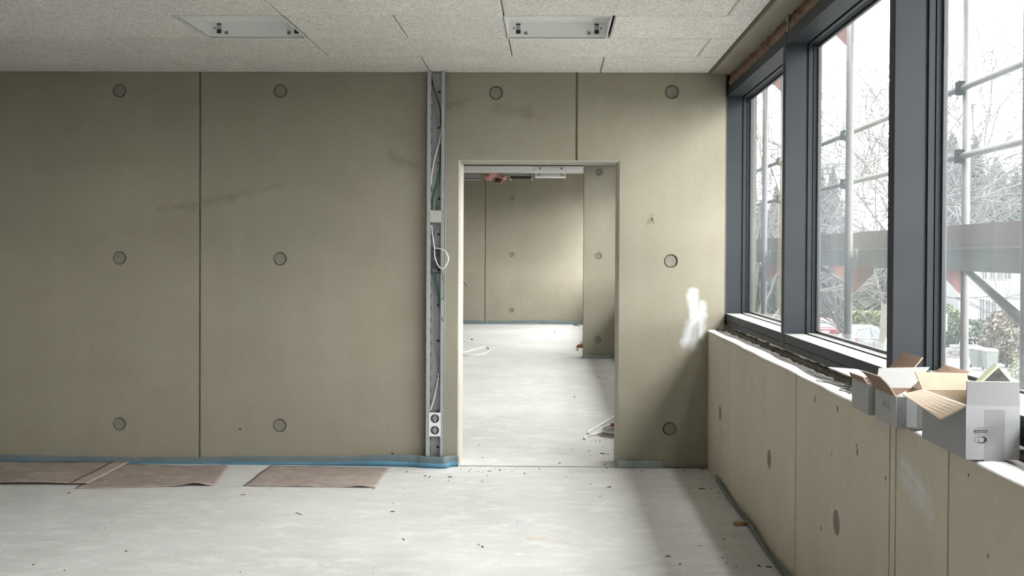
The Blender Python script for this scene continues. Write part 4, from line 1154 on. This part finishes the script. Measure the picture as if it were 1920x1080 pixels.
# hedges and bushes
x_, _ = tp(1622, 600, 78)
shrub('hedge', 'clipped yellow green hedge behind the white car', x_, 79, 3.6, .8, 1.9, 'leaf_y', 2, 'hedge', 2600, True, leaf=.12)
x_, _ = tp(1556, 600, 92)
shrub('hedge', 'dark hedge behind the red car', x_, 92, 3.4, .8, 2.0, 'leaf', 3, 'hedge', 2000, True, leaf=.12)
x_, _ = tp(1812, 620, 66)
shrub('evergreen_bush', 'dark green bush in front of the white house', x_, 66, 2.1, 1.2, 2.1, 'leaf', 5, 'bush', 2600)
x_, _ = tp(1780, 620, 70)
shrub('evergreen_bush', 'yellow green rounded bush left of the white house', x_, 71, 1.3, 1.1, 2.7, 'leaf_y', 6, 'bush', 2000)
x_, _ = tp(1888, 620, 58)
shrub('dry_bush', 'tall dry beige bush before the white house', x_, 58, 1.35, 1.1, 3.2, 'leaf_dry', 7, 'bush', 2600, leaf=.075)
x_, _ = tp(1912, 660, 52)
shrub('evergreen_bush', 'small yellow green bush at the right of the third window', x_, 52, .5, .5, 1.0, 'leaf_y', 8, 'bush', 800)

# ---- houses
def house(label, X, Y, w, d, wall_h, roof_h, rz, wallm, roofm, wins):
    t = thing('house', label, 'house', (X, Y, ZG), rz)
    MB().box(-w/2, w/2, 0, d, 0, wall_h).build('walls', wallm, t)
    e = .5
    rf = MB().loft([[(-w/2-e, -e, wall_h-.05), (w/2+e, -e, wall_h-.05), (w/2+e, d+e, wall_h-.05), (-w/2-e, d+e, wall_h-.05)],
                    [(-w/2-e, -e, wall_h+.12), (w/2+e, -e, wall_h+.12), (w/2+e, d+e, wall_h+.12), (-w/2-e, d+e, wall_h+.12)],
                    [(-w/2-e, d/2-.05, wall_h+roof_h), (w/2+e, d/2-.05, wall_h+roof_h), (w/2+e, d/2+.05, wall_h+roof_h), (-w/2-e, d/2+.05, wall_h+roof_h)]])
    rf.build('roof', roofm, t)
    for (u, v, ww, hh) in wins:
        f = MB().plate(rect(u-ww/2-.06, u+ww/2+.06, v-.06, v+hh+.06), [rect(u-ww/2, u+ww/2, v, v+hh)], .08, lambda a_, b_, c_: (a_, -.04+c_, b_)).build('window_frame', wallm, t)
        MB().box(u-ww/2, u+ww/2, -.012, .0, v, v+hh).build('window_pane', M['pane_dark'], f)
        MB().box(u-.03, u+.03, -.03, -.012, v, v+hh).build('window_bar', wallm, f)
    MB().box(w*.2, w*.2+.8, d*.45, d*.45+.8, wall_h+roof_h*.6, wall_h+roof_h+1.0).build('chimney', wallm, t)
    return t
M['pane_dark'] = plain('dark_window', (.012, .014, .016), .25)
M['render_white'] = plain('white_render', (.088, .092, .098), .9, var=.04, scale=.5)
M['roof_grey'] = plain('grey_slate', (.028, .03, .034), .8, var=.15, scale=1)
M['roof_brown'] = plain('brown_tiles', (.03, .022, .019), .85, var=.2, scale=1)
HX, HY = on(1, 84, 1797, 560).x, 84
hw_ = 10.5
wins = []
for (px, py0, py1, ww) in ((1846, 508, 523, .34), (1861, 508, 523, .34), (1875, 508, 523, .34), (1889, 500, 523, .5), (1841, 561, 599, .3), (1852, 563, 602, .3), (1863, 565, 600, .3), (1885, 573, 600, .6)):
    p0 = on(1, 84, px, py0); p1 = on(1, 84, px, py1)
    wins.append((p0.x-HX-hw_/2, p1.z-ZG, ww, p0.z-p1.z))
house('white rendered two storey house beyond the street', HX+hw_/2, 84, hw_, 9, 6.3, 2.0, 0, M['render_white'], M['roof_brown'], wins)
x_, h_ = tp(1556, 392, 108)
house('distant house with grey slate roof in the second window', x_-1, 108, 7, 8, 5.2, h_-5.2, .15, M['render_white'], M['roof_grey'], [(-2, 2.6, .9, 1.3), (0, 2.6, .9, 1.3), (2, 2.6, .9, 1.3)])

# ---- cars
def car(label, X, Y, rz, paint, L=4.4, Wd=1.84, Hh=1.48):
    t = thing('car', label, 'car', (X, Y, ZG+.02), rz)
    st = [(-L/2, .30, .78, .80), (-L/2+.06, .24, .86, .90), (-L/2+.5, .22, .93, .97), (-.9, .21, .95, 1.0), (.5, .21, .93, 1.0), (1.2, .21, .88, .98), (L/2-.3, .23, .74, .90), (L/2, .34, .60, .72)]
    rings = []
    for (yy, zb, zt_, k) in st:
        w = Wd/2*k
        rings.append([(-w*.92, yy, zb), (-w, yy, zb+.18), (-w, yy, zt_-.16), (-w*.90, yy, zt_), (w*.90, yy, zt_), (w, yy, zt_-.16), (w, yy, zb+.18), (w*.92, yy, zb)])
    MB().loft(rings).build('body', paint, t, False)
    w0, w1 = Wd/2*.90, Wd/2*.70
    cab = [[(-w0, -L/2+.16, .90), (-w0, 1.15, .90), (w0, 1.15, .90), (w0, -L/2+.16, .90)], [(-w1-.04, -L/2+.55, Hh-.08), (-w1-.04, .32, Hh-.08), (w1+.04, .32, Hh-.08), (w1+.04, -L/2+.55, Hh-.08)], [(-w1+.06, -L/2+.70, Hh), (-w1+.06, .18, Hh), (w1-.06, .18, Hh), (w1-.06, -L/2+.70, Hh)]]
    MB().loft(cab).build('cabin', paint, t)
    def q(pts, nm, mat, n=.012):
        pts = [Vector(p) for p in pts]; nn = (pts[1]-pts[0]).cross(pts[2]-pts[0]).normalized()*n
        c = sum(pts, Vector())/4
        if nn.dot(c-Vector((0, 0, .9))) < 0: nn = -nn
        MB().loft([[p-nn for p in pts], [p+nn for p in pts]]).build(nm, mat, t)
    yl = lambda z: -L/2+.16+.39*(z-.90)/(Hh-.98)
    q([(-.66, yl(.97), .97), (.66, yl(.97), .97), (.58, yl(Hh-.13), Hh-.13), (-.58, yl(Hh-.13), Hh-.13)], 'rear_window', M['pane_sky'])
    for s in (-1, 1):
        xl = lambda z: s*(w0+(w1+.04-w0)*(z-.90)/(Hh-.98))
        q([(xl(.97), -L/2+.50, .97), (xl(.97), .75, .97), (xl(Hh-.14), .22, Hh-.14), (xl(Hh-.14), -L/2+.72, Hh-.14)], 'side_window', M['pane_dark'])
        MB().box(s*.88-.16 if s > 0 else -.88, s*.88 if s > 0 else -.88+.16, -L/2-.01, -L/2+.12, .66, .80).build('tail_light', M['lamp_red'], t)
        for yy in (-L/2+.85, L/2-.85):
            wh = MB().tube([(s*(Wd/2-.20), yy, .32), (s*(Wd/2-.005), yy, .32)], .32, 20).build('wheel', M['tyre'], t)
            MB().tube([(s*(Wd/2-.02), yy, .32), (s*(Wd/2+.003), yy, .32)], .20, 14).build('hub', M['galv'], wh)
        MB().box(s*.95-.1, s*.95+.1, .72, .84, .92, 1.06).build('wing_mirror', paint, t)
    MB().box(-.26, .26, -L/2-.018, -L/2, .56, .67).build('number_plate', M['white_plastic'], t)
    MB().box(-Wd/2*.82, Wd/2*.82, -L/2-.03, -L/2+.1, .30, .46).build('bumper', M['dark_grey'], t)
    return t
M['pane_sky'] = plain('rear_glass', (.03, .04, .052), .2)
M['lamp_red'] = plain('tail_lamp', (.30, .02, .02), .3); M['tyre'] = plain('tyre', (.02, .02, .02), .8)
p = on(2, ZG+.02, 1630, 656)
car('white car parked at the kerb, seen from behind', p.x, p.y+1.5, -.10, plain('white_paint', (.08, .084, .09), .3, var=.02))
p = on(2, ZG+.02, 1546, 637)
car('red car parked ahead of the white one', p.x, p.y+1.5, -.05, plain('red_paint', (.07, .008, .011), .3, var=.02))
# ---- street furniture
def bin_(label, px, py, rz=0):
    p = on(2, ZG+.12, px, py); t = thing('wheelie_bin', label, 'bin', (p.x, p.y, ZG+.12), rz)
    MB().loft([[(-.25, -.28, .06), (.25, -.28, .06), (.25, .28, .06), (-.25, .28, .06)], [(-.30, -.36, 1.0), (.30, -.36, 1.0), (.30, .36, 1.0), (-.30, .36, 1.0)]]).build('bin_body', M['bin'], t)
    MB().loft([[(-.32, -.38, 1.0), (.32, -.38, 1.0), (.32, .38, 1.0), (-.32, .38, 1.0)], [(-.27, -.32, 1.09), (.27, -.32, 1.09), (.27, .34, 1.11), (-.27, .34, 1.11)]]).build('lid', M['bin_lid'], t)
    for s in (-1, 1): MB().tube([(s*.22, .27, .1), (s*.29, .27, .1)], .1, 12).build('wheel', M['tyre'], t)
M['bin'] = plain('grey_bin', (.05, .056, .056), .6); M['bin_lid'] = plain('pale_bin_lid', (.07, .078, .078), .6)
bin_('grey wheelie bin nearer the dry bush', 1856, 694); bin_('grey wheelie bin left of its twin', 1834, 690, .2)
p = on(2, ZG, 1768, 668)
t = thing('street_sign', 'white rectangular street sign on a thin post', 'sign', (p.x, p.y, ZG))
MB().tube([(0, 0, 0), (0, 0, 2.6)], .03, 8).build('post', M['galv'], t)
MB().box(-.22, .22, -.03, -.01, 1.5, 2.55).build('sign_board', M['white_plastic'], t)
p = on(2, ZG, 1852, 672)
t = thing('garden_wall', 'low pale stone garden wall before the house', 'wall', (p.x, p.y, ZG))
r = random.Random(3)
me_s = [MB().chbox(0, .44, -.15, .15, 0, .19, .015, ax=1).mesh('stone', plain('pale_stone_%d' % k, (.075+.01*k, .073+.01*k, .07+.01*k), .9)) for k in range(3)]
for row in range(4):
    for c in range(12):
        share('stone', r.choice(me_s), t, (-2.4+.455*c+(.22 if row % 2 else 0), r.uniform(-.015, .015), .2*row))
